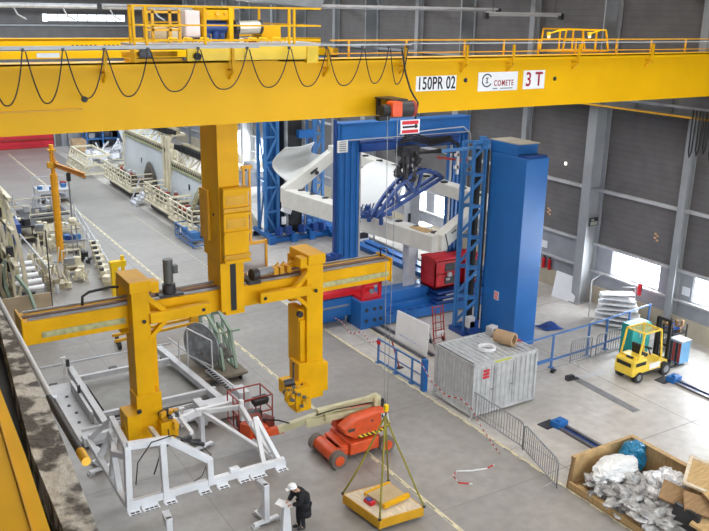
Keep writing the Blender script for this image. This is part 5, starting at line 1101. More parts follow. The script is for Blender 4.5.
# ================================================================== WHITE BULKHEAD FRAME ON STANDS
bf = thing('white_lifting_frame', 'large white welded frame held by the left yellow leg over low stands', 'frame', (7.4, 21.6, 1.6))
Z = 1.62
def wbar(nm, segs, w=.16, h=.16, lab=None):
    m = MB()
    for a, b in segs: m.bar(a, b, w, h)
    return part(nm, m, WHT, bf, bev=.012, label=lab)
wbar('front_rail', [((5.05, 19.64, Z+.08), (9.75, 19.64, Z+.08))], .14, .22)
wbar('rear_rail', [((5.1, 23.85, Z+.05), (7.3, 23.85, Z+.05)), ((7.3, 23.85, Z+.05), (7.7, 23.85, Z-.08)), ((7.7, 23.85, Z-.08), (8.3, 23.85, Z-.04)), ((8.3, 23.85, Z-.04), (8.6, 23.85, Z+.05)), ((8.6, 23.85, Z+.05), (9.9, 23.85, Z+.05))], .16, .24)
wbar('front_truss', [((5.1, 19.64, Z), (5.17, 19.7, 3.42)), ((6.12, 19.64, Z), (6.12, 19.7, 3.3)), ((5.17, 19.7, 3.42), (6.3, 19.7, 3.3)), ((6.3, 19.7, 3.3), (7.45, 19.66, 2.35)), ((7.42, 19.66, 2.45), (7.42, 19.64, Z))], .17, .2)
wbar('left_end_truss', [((5.1, 19.7, Z), (5.1, 23.85, Z)), ((5.17, 19.75, 3.38), (5.72, 23.3, 2.45)), ((5.72, 23.3, 2.45), (5.13, 23.85, Z)), ((5.1, 22.6, Z), (5.6, 22.5, 2.6)), ((5.1, 21.3, Z), (5.2, 21.2, 2.45)), ((5.2, 21.2, 2.45), (5.2, 19.9, 3.0)), ((5.2, 21.2, 2.45), (5.62, 22.9, 2.5)), ((5.1, 20.5, Z), (5.2, 21.2, 2.3)), ((5.5, 22.0, 2.8), (6.2, 23.8, 1.7))], .16, .16)
m = MB(); m.ring((5.3, 22.0, 2.35), (5.4, 22.0, 2.35), .36, .24, 18); part('ring_plate', m, WHT, bf)
wbar('right_end_truss', [((9.6, 19.7, Z+.1), (9.42, 20.9, 2.62)), ((9.1, 19.64, Z+.1), (9.40, 20.9, 2.62)), ((9.55, 20.1, Z+.1), (9.8, 22.9, 1.95)), ((9.6, 19.75, Z+.05), (8.85, 23.8, Z)), ((8.85, 23.8, Z+.05), (9.85, 22.9, 2.0)), ((9.85, 22.9, 1.5), (9.83, 22.9, 2.25)), ((9.4, 21.2, 2.3), (9.8, 22.9, 2.05))], .13, .15)
wbar('inner_post', [((7.9, 23.85, Z+.3), (7.6, 21.5, 2.3)), ((6.12, 19.8, 3.25), (6.3, 21.3, 2.9))], .12, .12)
for x in (5.2, 5.65, 6.2, 7.2, 7.75, 8.4, 8.85, 9.6):
    big = x in (5.65, 8.85); w_ = .46 if big else .34
    m = MB(); m.box(x-w_/2, x+w_/2, 19.38, 19.58, Z-.12, Z-.09); m.box(x-w_/2, x+w_/2, 19.56, 19.6, Z-.12, Z+.2 if big else Z+.08); pd = part('mounting_pad', m, WHT, bf)
    m = MB()
    for k in range(2 if not big else 3): a = x-w_/2+.06+k*(w_-.08)/(2 if not big else 3); m.box(a, a+.1, 19.42, 19.48, Z-.09, Z-.085); m.box(a, a+.1, 19.375, 19.38, Z-.115, Z-.095)
    part('pad_slots', m, BLK, pd)
m = MB(); m.box(8.0, 8.3, 19.55, 19.72, Z+.15, Z+.32); part('raised_pad', m, WHT, bf, bev=.03)
m = MB(); m.cyl((6.9, 19.9, 3.0), (7.3, 20.0, 2.85), .05); m.cbox((6.85, 19.85, 3.1), (.3, .12, .1), .3); m.cbox((7.15, 19.8, 2.9), (.4, .1, .08), -.2, 0, .3); part('clamp_tool', m, DRK, bf)
m = MB(); m.tube([(6.85, 19.8, 3.1), (6.4, 19.6, 3.45), (5.8, 19.6, 3.4), (5.4, 19.6, 2.9), (5.3, 19.55, 2.3)], .018, 6); m.tube([(7.2, 19.8, 2.9), (7.5, 19.7, 2.5), (7.2, 19.7, 1.9), (6.7, 19.7, 1.7)], .014, 6); part('cable', m, BLK, bf)

def stand(label, x, y, h, rz):
    t = thing('floor_stand', label, 'stand', (x, y, 0), rz, 'white stands under the lifting frame'); m = MB()
    m.box(-.085, .085, -.07, .07, .1, h); part('post', m, WHT, t, w=False, bev=.01)
    m = MB(); m.box(-.1, .1, -.02, .4, h-.1, h); m.prism([(-.1, .1, h*.75), (-.1, .4, h-.1), (-.1, .1, h-.1)], (.2, 0, 0)); m.prism([(-.02, .1, .14), (-.02, .5, .14), (-.02, .1, h*.6)], (.04, 0, 0)); part('head_arm', m, WHT, t, w=False)
    m = MB(); m.box(-.42, .42, -.07, .07, .06, .14); m.box(-.07, .07, -.1, .6, .06, .14); part('foot_beam', m, WHT, t, w=False, bev=.01)
    for a, b in ((-.38, 0), (.38, 0), (0, .58)): m = MB(); m.box(a-.1, a+.1, b-.08, b+.08, 0, .06); m.cyl((a-.06, b-.05, .05), (a-.06, b-.05, .1), .02); m.cyl((a+.06, b-.05, .05), (a+.06, b-.05, .1), .02); part('foot_pad', m, LGREY, t, w=False)
    return t
stand('white floor stand just left of the person with the white helmet', 8.98, 19.3, 1.3, .1)
stand('white floor stand under the near left corner of the lifting frame', 6.0, 19.1, 1.3, -.1)
stand('white floor stand behind the lifting frame near its middle', 8.95, 24.3, 1.3, .3)
stand('white floor stand behind the left end of the lifting frame', 5.6, 24.6, .7, .2)
stand('low white stand beside the foot of the yellow left leg', 7.9, 25.4, .8, 0)
# paper stand in front of the person
ps = thing('document_stand', 'tapered white stand with papers on top in front of the person', 'stand', (9.42, 18.45, 0))
m = MB(); m.prism([(9.14, 18.55, 0), (9.44, 18.55, 0), (9.38, 18.55, .87), (9.2, 18.55, .87)], (0, .2, 0)); part('column', m, WHT, ps, bev=.01)
pp = thing('paper_sheets', 'loose white papers lying on the white stand under the hands of the person', 'papers', (9.35, 18.65, .88))
for k, (a, b, r_) in enumerate(((9.26, 18.72, .2), (9.37, 18.6, -.3), (9.2, 18.78, .7))): m = MB(); m.cbox((a, b, .895+.012*k), (.3, .24, .008), r_, .12*k); part('sheet', m, PAPER, pp)

# ------------------------------------------------------------------ person bending over the papers
def skinned(name, verts, edges, radii, m_, par, root=0, sub=2, label=None):
    me = bpy.data.meshes.new(name); Mi = ROOT[par.name].inverted(); me.from_pydata([Mi @ V(v) for v in verts], edges, []); me.materials.append(m_)
    o = bpy.data.objects.new(name, me); COL.objects.link(o); o.parent = par; ROOT[o.name] = ROOT[par.name]
    o.modifiers.new('skin', 'SKIN')
    if not me.skin_vertices: me.attributes if False else None
    for i, sv in enumerate(me.skin_vertices[0].data): r_ = radii[i]; sv.radius = r_ if isinstance(r_, tuple) else (r_, r_); sv.use_root = (i == root)
    s = o.modifiers.new('sub', 'SUBSURF'); s.levels = sub; s.render_levels = sub
    if label: o['label'] = label
    return o
pe = thing('person', 'person in a long black coat and white helmet bending over papers', 'person', (9.68, 18.6, 0))
# facing -x (towards the stand); body: pelvis, spine, neck, head, arms, legs
P_ = {'pel': (9.88, 18.6, .86), 'bel': (9.86, 18.6, 1.0), 'che': (9.76, 18.6, 1.16), 'up': (9.66, 18.6, 1.26), 'nek': (9.58, 18.6, 1.33), 'jaw': (9.52, 18.6, 1.34), 'hed': (9.49, 18.6, 1.41), 'crn': (9.50, 18.6, 1.48),
      'sL': (9.68, 18.42, 1.24), 'eL': (9.62, 18.34, 1.02), 'wL': (9.42, 18.48, .94), 'sR': (9.68, 18.78, 1.24), 'eR': (9.62, 18.86, 1.02), 'wR': (9.42, 18.72, .94),
      'hL': (9.86, 18.51, .82), 'kL': (9.76, 18.50, .47), 'aL': (9.80, 18.50, .09), 'tL': (9.66, 18.49, .04), 'hR': (9.86, 18.69, .82), 'kR': (9.72, 18.70, .47), 'aR': (9.74, 18.70, .09), 'tR': (9.60, 18.71, .04)}
K = list(P_); E_ = [('pel', 'bel'), ('bel', 'che'), ('che', 'up'), ('up', 'nek'), ('nek', 'jaw'), ('jaw', 'hed'), ('hed', 'crn'), ('up', 'sL'), ('sL', 'eL'), ('eL', 'wL'), ('up', 'sR'), ('sR', 'eR'), ('eR', 'wR'), ('pel', 'hL'), ('hL', 'kL'), ('kL', 'aL'), ('aL', 'tL'), ('pel', 'hR'), ('hR', 'kR'), ('kR', 'aR'), ('aR', 'tR')]
rad = {'pel': (.15, .12), 'bel': (.15, .11), 'che': (.16, .12), 'up': (.13, .10), 'nek': .055, 'jaw': .07, 'hed': .088, 'crn': .06, 'sL': .07, 'eL': .05, 'wL': .033, 'sR': .07, 'eR': .05, 'wR': .033, 'hL': .095, 'kL': .062, 'aL': .045, 'tL': .035, 'hR': .095, 'kR': .062, 'aR': .045, 'tR': .035}
skinned('body', [P_[k] for k in K], [(K.index(a), K.index(b)) for a, b in E_], [rad[k] for k in K], SKIN, pe)
# clothing
def sub_skel(keys, edges, scale, m_, name, lab=None, extra=None, root=0):
    vs = [P_[k] for k in keys]; rr = []
    for k in keys: r_ = rad[k]; r_ = r_ if isinstance(r_, tuple) else (r_, r_); rr.append(tuple(x*scale+.014 for x in r_))
    skinned(name, vs, [(keys.index(a), keys.index(b)) for a, b in edges], rr, m_, pe, root, 2, lab)
sub_skel(['pel', 'bel', 'che', 'up', 'sL', 'eL', 'sR', 'eR', 'wL', 'wR'], [('pel', 'bel'), ('bel', 'che'), ('che', 'up'), ('up', 'sL'), ('sL', 'eL'), ('up', 'sR'), ('sR', 'eR'), ('eL', 'wL'), ('eR', 'wR')], 1.5, CLOTH, 'jacket', 'long black coat')
sub_skel(['pel', 'hL', 'kL', 'aL', 'hR', 'kR', 'aR'], [('pel', 'hL'), ('hL', 'kL'), ('kL', 'aL'), ('pel', 'hR'), ('hR', 'kR'), ('kR', 'aR')], 1.08, mat('dark_trousers', (.02, .02, .028), .8), 'trousers')
m = MB()
pr = [(.20, 1.1), (.225, .9), (.245, .65), (.255, .45)]
for (r0, z0), (r1, z1_) in zip(pr[:-1], pr[1:]):
    n = 20
    A_ = [V((9.85+r0*.85*math.cos(2*PI*i/n)-(1.0-z0)*.0, 18.6+r0*1.1*math.sin(2*PI*i/n), z0)) for i in range(n)]; B_ = [V((9.85+r1*.85*math.cos(2*PI*i/n), 18.6+r1*1.1*math.sin(2*PI*i/n), z1_)) for i in range(n)]
    m.add(A_+B_, [(i, (i+1) % n, n+(i+1) % n, n+i) for i in range(n)], True)
o_ = part('coat_skirt', m, CLOTH, pe); s_ = o_.modifiers.new('s', 'SOLIDIFY'); s_.thickness = .02
for y in (18.5, 18.7):
    xx = 9.74 if y == 18.5 else 9.68
    m = MB(); m.sph((xx-.02, y, .05), .1, (1.35, .5, .5)); m.cyl((xx+.06, y, .04), (xx+.06, y, .14), .055); part('shoe', m, BLK, pe)
hc = V((9.485, 18.6, 1.45))
m = MB(); n = 20
def helm(u, v): a = 2*PI*u; b = PI/2*v*1.02; return hc+V((-.02*0+.135*math.cos(a)*math.sin(b)-.05*math.cos(b), .118*math.sin(a)*math.sin(b), .125*math.cos(b)-.25*.135*math.cos(a)*-math.sin(b)*.9))
m.grid(helm, 20, 8); h_ = part('helmet', m, WPLA, pe, label='white safety helmet'); h_.modifiers.new('s', 'SOLIDIFY').thickness = .012
m = MB(); m.ring(hc+V((0, 0, -.01)), hc+V((0, 0, .005)), .142, .11, 20); m.cbox(hc+V((-.16, 0, -.04)), (.08, .14, .012), 0, 0, -.25); part('helmet_brim', m, WPLA, h_)
# face
m = MB(); m.sph((9.405, 18.6, 1.375), .016, (1.3, .8, 1.2), 8); part('nose', m, SKIN, pe)
m = MB(); m.sph((9.412, 18.572, 1.40), .009, n=8); m.sph((9.412, 18.628, 1.40), .009, n=8); part('eyes', m, BLK, pe); m = MB(); m.cbox((9.42, 18.6, 1.34), (.012, .045, .008)); part('mouth', m, REDD, pe)
m = MB(); m.sph((9.51, 18.51, 1.40), .022, (.7, .4, 1.2), 8); m.sph((9.51, 18.69, 1.40), .022, (.7, .4, 1.2), 8); part('ears', m, SKIN, pe)
m = MB(); m.sph((9.55, 18.6, 1.40), .085, (.7, 1.0, .9), 12); part('hair', m, mat('dark_hair', (.04, .025, .015), .8), pe)
for sgn, wy in ((-1, 18.48), (1, 18.72)):
    w_ = V((9.42, wy, .94)); f_ = V((-1, -sgn*.25, -.15)).normalized(); side = V((0, 1, 0)); vs = [w_, w_+f_*.045, w_+f_*.085]; ed = [(0, 1), (1, 2)]; rr = [.026, (.034, .018), (.036, .016)]
    for k, L_ in enumerate((.055, .065, .06, .045)):
        b0 = w_+f_*.085+side*(k-1.5)*.019; vs += [b0, b0+f_*L_*.5+V((0, 0, -.006)), b0+f_*L_*.85+V((0, 0, -.026))]; i = len(vs)-3; ed += [(2, i), (i, i+1), (i+1, i+2)]; rr += [.010, .009, .007]
    b0 = w_+f_*.04-side*sgn*.03; vs += [b0, b0+f_*.035-side*sgn*.018, b0+f_*.06-side*sgn*.012]; i = len(vs)-3; ed += [(1, i), (i, i+1), (i+1, i+2)]; rr += [.012, .010, .008]
    skinned('hand', vs, ed, rr, SKIN, pe, 0, 1)

# ================================================================== GREY CRADLE PLATFORM
gp = thing('steel_base_frame', 'wide low grey steel platform frame lying behind the white lifting frame', 'frame', (8.4, 30.5, 0))
m = MB(); m.box(6.6, 10.4, 28.6, 32.2, .1, .16); part('deck_plate', m, mat('bare_grey_deck', (.24, .235, .22), .6, var=.15, scale=2), gp)
m = MB(); m.bar((6.15, 27.6, .55), (6.2, 32.9, .55), .22, .3); m.box(5.2, 6.0, 27.3, 32.3, .2, .3); m.box(5.85, 5.95, 28.4, 31.4, .3, .75); part('left_beam', m, LGREY, gp)
m = MB(); m.bar((5.3, 27.45, .62), (11.4, 27.45, .62), .06, .12); m.bar((6.2, 28.5, .5), (10.6, 28.5, .5), .14, .2); m.bar((6.3, 32.0, .5), (10.2, 32.0, .5), .14, .2); m.bar((5.2, 33.6, .55), (10.6, 33.6, .55), .06, .08); m.box(5.3, 11.3, 27.2, 27.6, .1, .4); part('cross_rails', m, WHTD, gp)
m = MB(); m.bar((10.4, 27.6, .5), (10.0, 33.4, .5), .26, .25); m.bar((11.2, 27.3, .7), (10.6, 33.9, .7), .05, .05); m.bar((11.2, 27.3, .55), (11.0, 30.2, .55), .3, .1); part('right_beam', m, WHTD, gp)
m = MB()
for k in range(12): m.cbox((10.95, 28.0+k*.22, .62), (.16, .08, .03))
part('hole_row', m, BLK, gp)
m = MB()
for x, y in ((5.6, 28), (5.6, 29.5), (5.6, 31), (5.5, 28.7), (5.5, 30.2)): m.cyl((x, y, .3), (x, y, .34), .06)
m.cbox((5.9, 30.2, .85), (.1, .1, .4)); m.cbox((6.8, 28.0, .6), (.5, .1, .1)); m.cbox((6.1, 32.8, .9), (.12, .1, .3)); part('bolts', m, DRK, gp)
for x, y in ((6.1, 33.6), (8.6, 32.2), (6.3, 27.0), (8.7, 27.0)): m = MB(); m.cbox((x, y, .45), (.1, .1, .7)); m.cbox((x, y, .82), (.2, .1, .06)); part('locating_pin', m, WPLA, gp)
m = MB()
for x, y in ((5.5, 27.4), (8, 27.4), (11, 27.4), (5.5, 32.8), (8, 33.3), (10.2, 33.3)): m.cbox((x, y, .05), (.3, .3, .1))
part('feet', m, DRK, gp)
m = MB(); m.box(9.3, 11.0, 26.5, 27.1, .15, .75); m.box(9.2, 9.5, 26.4, 27.1, .1, .9); m.box(10.8, 11.2, 26.5, 27.2, .1, 1.0)
t = solo('white_box_beam', m, WHTD, 'short white box beam lying behind the gripper jaw of the left leg', 'beam', None, .01)
t.location.y -= .75; t.location.x += .2

gp.location.y -= 1.0; gp.location.x += .15
# ------------------------------------------------------------------ flat cart with disc and green frames
ca = thing('flat_cart', 'low flat platform cart standing on the aisle behind the crossbeam', 'cart', (11.4, 30.6, 0))
m = MB(); m.box(10.45, 12.55, 29.3, 32.2, .28, .36); m.box(10.5, 12.5, 29.35, 32.1, .22, .28); part('deck', m, mat('worn_cart_deck', (.20, .17, .13), .8, var=.25), ca)
for x in (10.7, 12.3):
    for y in (29.5, 31.9): m = MB(); m.cyl((x-.04, y, .11), (x+.04, y, .11), .11); part('castor', m, BLK, ca)
di = thing('wrapped_disc', 'big round disc part wrapped in clear film standing on the flat cart', 'disc', (11.0, 30.3, .36))
ax = V((-.95, -.45, 0)).normalized(); c_ = V((11.05, 30.55, 1.35)); m = MB(); m.cyl(c_, c_-ax*.1, .92, .84, 30); part('disc', m, mat('film_grey', (.33, .35, .37), .25, var=.25, scale=5, bump=.6), di)
m = MB(); m.ring(c_+ax*.02, c_-ax*.03, .96, .86, 32); m.ring(c_+ax*.05, c_, .5, .42, 24); part('rim', m, GREYM, di)
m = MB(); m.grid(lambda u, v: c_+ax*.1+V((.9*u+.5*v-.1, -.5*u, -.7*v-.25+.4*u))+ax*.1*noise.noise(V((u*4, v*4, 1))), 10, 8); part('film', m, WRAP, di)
rk = thing('upright_rack', 'thin pale upright rack frame holding the wrapped disc', 'rack', (10.7, 29.9, .36)); m = MB()
m.pipe([(10.55, 30.75, .36), (10.55, 30.75, 2.1), (11.1, 29.5, 1.9), (11.1, 29.5, .36)], .05); m.pipe([(10.5, 30.6, 1.0), (11.1, 29.5, .8)], .04); m.pipe([(10.3, 31.1, .36), (10.3, 31.1, 1.6)], .05); part('frame', m, WHTD, rk)
for k, (dx, lab) in enumerate(((0, 'green steel support frame on the cart, nearest the wrapped disc'), (.55, 'green steel support frame at the outer end of the cart'))):
    t = thing('green_support', lab, 'frame', (11.7+dx, 31, .36)); X0 = 11.75+dx
    m = MB(); m.pipe([(X0, 29.8, .42), (X0, 30.3, 1.7), (X0-.1, 31.2, 2.2), (X0-.1, 32.0, 1.9), (X0, 31.9, .42), (X0, 29.8, .42)], .1); m.pipe([(X0, 30.1, .42), (X0-.05, 30.9, 1.5), (X0-.08, 31.5, 1.7), (X0, 31.6, .5)], .09); m.bar((X0, 30.3, .42), (X0, 30.6, 1.9), .07); m.bar((X0, 31.0, .42), (X0, 31.2, 2.15), .08); part('side_frame', m, GRN, t)
    t.scale = (1.1, 1.0, 1.12); t.location.z = .32; t.location.y -= .6; t.location.x += .05
    m = MB(); m.bar((X0, 30.3, 1.7), (X0+.35, 30.3, 1.7), .08); m.bar((X0-.1, 32.0, 1.9), (X0+.3, 32.0, 1.9), .08); m.bar((X0, 31.2, 2.2), (X0+.1, 31.1, 2.5), .06); part('cross_tie', m, GRN, t)
for o_ in (ca, di, rk): o_.location.y -= .6; o_.location.x += .1
od = thing('orange_dolly', 'long orange yellow dolly on castors behind the left leg', 'dolly', (11, 35.6, 0)); m = MB(); m.bar((8.8, 35.4, .42), (12.9, 35.9, .42), .1, .12); m.bar((8.9, 36.1, .42), (12.8, 36.5, .42), .1, .12); m.bar((12.8, 35.8, .42), (12.7, 36.5, .42), .1); m.bar((10.6, 35.6, .42), (10.5, 36.3, .42), .1); m.cbox((12.7, 36.0, .7), (.4, .3, .5)); part('frame', m, YELD, od)
od.location.y -= 1.1
for x, y in ((9.0, 35.4), (10.4, 35.6), (12.4, 35.85), (12.7, 36.4), (9.1, 36.1)): m = MB(); m.cyl((x-.06, y, .17), (x+.06, y, .17), .17); part('castor', m, BLK, od)

# ================================================================== ASSEMBLY JIGS AT THE BACK
R3 = random.Random(11)
def jig(label, plabel, Y0, Y1, x=20.2, zt=4.35):
    t = thing('assembly_jig', label, 'assembly jig', (x, (Y0+Y1)/2, 0)); L = Y1-Y0
    m = MB(); m.bar((x+.5, Y0, .2), (x+.5, Y1, .2), .3); m.bar((x+3, Y0, .2), (x+3, Y1, .2), .3)
    for y in (Y0+.2, (Y0+Y1)/2, Y1-.2): m.bar((x, y, .2), (x+3, y, .2), .3)
    part('base_frame', m, BEI, t)
    for y in (Y0-.1, Y0+.6, Y1+.1):
        m = MB(); m.bar((x-.15, y, 0), (x-.05, y, zt+.9), .3); m.bar((x+2.8, y, 0), (x+.2, y, zt+.4), .22); m.bar((x-.1, y-.35, 0), (x-.1, y-.3, zt+.6), .12)
        for k in range(6): m.bar((x-.1, y-.33, .5+k*.75), (x-.1, y, .8+k*.75), .08)
        part('jig_column', m, BEI, t)
    m = MB(); p = V((x-.1, Y0, zt+.05)); q = V((x-.1, Y1, zt+.05)); m.bar(p, q, .2, .3); m.bar(p+V((.5, 0, .85)), q+V((.5, 0, .85)), .2); m.bar(p+V((1.4, 0, .9)), q+V((1.4, 0, .9)), .2); m.lattice(p+V((0, 0, .1)), q+V((0, 0, .1)), (.5, 0, .8), .14, 8); m.lattice(p+V((.5, 0, .85)), q+V((.5, 0, .85)), (.9, 0, .05), .14, 9)
    part('top_truss', m, BEI, t)
    m = MB(); n = int(L/.42)
    for k in range(n): y = Y0+.2+k*.42; m.cbox((x+.35, y, zt+1.15), (.8, .2, .36), .25, 0, .2); m.cbox((x-.16, y, zt-.1), (.12, .13, .25))
    part('clamps', m, BLK, t)
    m = MB()
    for k in range(n): y = Y0+.35+k*.42; m.cbox((x+.85, y, zt+1.2), (.5, .2, .34), .3); m.bar((x-.2, y, zt-.35), (x-.2, y, zt+.2), .07)
    part('clamp_blocks', m, BEID, t)
    w_ = thing('wing_skin_panel', plabel, 'aircraft panel', (x, (Y0+Y1)/2, .8)); m = MB()
    m.grid(lambda u, v: V((x-.05+.5*math.sin(PI*v)*-.3+.55*(1-v)*-1*.3, Y0+.7+(L-.8)*u, .55+(zt-.75)*v+.25*(1-u)*(v-.5)*.4)), 10, 8); o_ = part('skin', m, PANB, w_); o_.modifiers.new('s', 'SOLIDIFY').thickness = .05
    m = MB(); yy = Y0+.6+L*.25
    m.grid(lambda u, v: V((x-.42, yy+(-1.2+2.9*u), .5+(1.15+1.1*math.sin(PI*u))*v)), 12, 3); o_ = part('dark_cutout_ring', m, mat('dark_fabric', (.10, .085, .07), .8, var=.4, scale=8), w_); o_.modifiers.new('s', 'SOLIDIFY').thickness = .05
    m = MB(); m.cbox((x-.28, yy+2.6, 2.5), (.05, .16, .4)); part('marker', m, BLK, w_); m = MB(); m.cbox((x-.2, (Y0+Y1)/2+.4, zt-.28), (.06, L-.8, .16)); part('green_edge', m, mat('pale_green_primer', (.42, .48, .28), .6), w_)
    return t
jig('nearer beige assembly jig with truss top, just left of the yellow mast', 'pale skin panel held in the nearer beige jig left of the yellow mast', 49.0, 58.5, 20.2, 3.6)
jig('further beige assembly jig with truss top beyond the nearer one', 'pale skin panel held in the further beige jig', 60.6, 71.5, 20.6, 4.3)
def platform(label, Y0, Y1, x0, x1):
    t = thing('work_platform', label, 'platform', ((x0+x1)/2, (Y0+Y1)/2, 0)); m = MB(); m.box(x0, x1, Y0, Y1, .72, .95); m.box(x0-.1, x1, Y0, Y1, .62, .74); part('deck', m, BEI, t)
    m = MB(); m.box(x0+.3, x1-.2, Y0+.3, Y1-.3, .1, .62); part('undercarriage', m, DRK, t)
    m = MB()
    for z in (1.3, 1.65, 2.0): m.bar((x0, Y0, z), (x0, Y1, z), .08); m.bar((x0, Y0, z), (x1, Y0, z), .08); m.bar((x0, Y1, z), (x1, Y1, z), .08)
    n = int((Y1-Y0)/.75)
    for k in range(n+1): y = Y0+(Y1-Y0)*k/n; m.bar((x0, y, .9), (x0, y, 2.0), .08)
    part('railing', m, BEI, t)
    m = MB()
    for k in range(30): m.cbox((x0+.3+R3.random()*1.1, Y0+.4+R3.random()*(Y1-Y0-.8), 1.05+R3.random()*.25), (.35, .3, .25), R3.random()*3)
    part('stored_parts', m, mat('dark_stored_parts', (.12, .10, .07), .7, var=.4), t)
    m = MB()
    for k in range(5): m.cbox((x0+.5+R3.random()*.9, Y0+.4+R3.random()*(Y1-Y0-.8), 1.4+R3.random()*.2), (.3, .25, .15), R3.random()*3)
    part('red_boxes', m, REDD, t)
    m = MB()
    for k in range(7): m.cbox((x0+.6+R3.random()*.8, Y0+.4+R3.random()*(Y1-Y0-.8), 1.35+R3.random()*.3), (.25, .25, .2), R3.random()*3)
    part('white_parts', m, WHTD, t)
platform('nearest beige railed work platform in front of the pale panel, left of the mast', 49.6, 54.0, 18.2, 19.8)
platform('second beige railed work platform from the mast, beside the nearest one', 54.3, 60.2, 18.5, 20.0)
platform('furthest beige railed work platform loaded with red boxes, below the far jig', 63.0, 70.5, 18.3, 20.0)
t = thing('access_steps', 'light beige access steps between the railed platforms and the aisle', 'steps', (18.2, 61.5, 0)); m = MB()
for k in range(4): m.box(17.9+k*.25, 18.2+k*.25, 60.9, 62.2, .2*k, .25+.2*k)
m.bar((17.9, 60.9, 0), (18.8, 60.9, 1.9), .08); m.bar((17.9, 62.2, 0), (18.8, 62.2, 1.9), .08); part('steps', m, WHTD, t)
t = thing('inclined_ladder', 'steep beige ladder standing on the nearest work platform', 'ladder', (19.3, 51.5, .9)); m = MB(); m.bar((18.9, 52.2, .95), (19.4, 51.2, 3.2), .1); m.bar((19.3, 52.6, .95), (19.8, 51.6, 3.2), .1)
for k in range(7): f = k/7; m.bar((18.9+.5*f, 52.2-f, .95+2.25*f), (19.3+.5*f, 52.6-f, .95+2.25*f), .06)
part('ladder', m, CREAM, t)
def mesh_cart(label, x, y):
    t = thing('mesh_cart', label, 'cart', (x, y, 0)); m = MB()
    for z in (.15, .55, 1.0): m.pipe([(x-.5, y-1.6, z), (x+.5, y-1.6, z), (x+.5, y+1.6, z), (x-.5, y+1.6, z), (x-.5, y-1.6, z)], .06)
    for k in range(9): yy = y-1.6+k*.4; m.bar((x-.5, yy, .1), (x-.5, yy, 1.0), .035); m.bar((x+.5, yy, .1), (x+.5, yy, 1.0), .035)
    m.bar((x-.5, y-1.6, .1), (x-.5, y-.4, 1), .04); m.box(x-.5, x-.44, y-1.6, y-1.54, 0, .15); m.box(x+.44, x+.5, y+1.5, y+1.6, 0, .15); part('cage', m, BLUF, t); m = MB(); m.cbox((x, y-.4, .5), (.6, .8, .5)); m.cbox((x-.3, y+.3, .8), (.3, .3, .3)); part('load', m, BLUL, t)
    m = MB(); m.cbox((x-.52, y+.5, .75), (.02, .25, .3)); part('label_card', m, WPLA, t)
mesh_cart('blue mesh cart on the floor left of the yellow mast', 18.1, 49.6)
mesh_cart('blue mesh cart behind the yellow mast', 18.8, 44.3)
t = thing('jig_carriage', 'cream tubular carriage on castors at the head of the aisle', 'carriage', (18.5, 75.5, 0)); m = MB()
for z, o_ in ((.35, 0), (1.1, .2), (1.9, .5)): m.pipe([(17.2+o_, 73.5, z), (19.6, 73.5, z), (19.6, 79.5, z), (17.2+o_, 79.5, z), (17.2+o_, 73.5, z)], .16)
for k in range(8): y = 73.5+k*.85; m.bar((17.2, y, .35), (17.7, y, 1.9), .12); m.bar((17.2, y, .35), (18.4, y+.4, 1.2), .1)
part('frame', m, CREAM if False else BEI, t); m = MB()
for k in range(16): m.cbox((17.5+R3.random()*1.8, 74+R3.random()*5.2, .6+R3.random()*1.2), (.5, .35, .3), R3.random()*3)
part('white_parts', m, WHT, t)
for x, y in ((17.3, 73.6), (17.3, 77), (19.5, 73.6)): m = MB(); m.cyl((x-.08, y, .2), (x+.08, y, .2), .2); part('castor', m, BLK, t)
t = thing('wooden_crate', 'small light wooden crate by the far end wall', 'crate', (20.2, 87.5, 0)); m = MB(); m.box(19.6, 20.9, 86.8, 88.4, .2, 1.35); part('body', m, CARD, t); m = MB(); m.box(19.6, 20.9, 86.8, 87.0, 0, .2); m.box(19.6, 20.9, 88.2, 88.4, 0, .2); part('skids', m, WOODD, t)
m = MB()
for k in range(5): m.box(19.57, 19.6, 86.85+k*.34, 86.95+k*.34, .2, 1.35)
part('battens', m, WOODL, t)
t = thing('storage_rack', 'blue storage rack against the far end wall', 'rack', (23, 90.3, 0)); m = MB()
for x in (21.6, 23.3, 25.0): m.bar((x, 89.5, 0), (x, 89.5, 3.6), .16); m.bar((x, 91, 0), (x, 91, 3.6), .16)
for z in (.9, 1.9, 2.9): m.box(21.6, 25.0, 89.5, 91, z, z+.1)
part('rack_frame', m, BLUL, t); m = MB()
for k in range(12): m.cbox((21.9+R3.random()*2.9, 90.2, (1.0, 2.0, .1)[k % 3]+.3), (.6, .8, .55), 0)
part('boxes', m, GREYM, t)
t = thing('white_fairing', 'big white inclined panel by the far end wall, right of the blue rack', 'aircraft panel', (26.5, 87, 0)); m = MB(); m.prism([(24.6, 85.5, .2), (28.6, 84.5, .1), (28.2, 88.5, 2.6), (24.6, 89.5, 2.8)], (0, 0, .12)); part('panel', m, PANB, t); m = MB(); m.bar((25, 87, 0), (25, 87, 1.5), .1); m.bar((28, 87, 0), (28, 87, 1.5), .1); m.bar((24.8, 87.5, 1.6), (28.4, 86.5, 1.5), .06); part('legs', m, GREYM, t)
m = MB(); m.box(20.2, 22.4, 91.6, 92.1, .1, 1.9); m.box(22.6, 24.0, 91.6, 92.1, .1, 1.5); solo('wall_cabinet', m, GREYM, 'grey cabinets against the end wall right of the red door', 'cabinet')
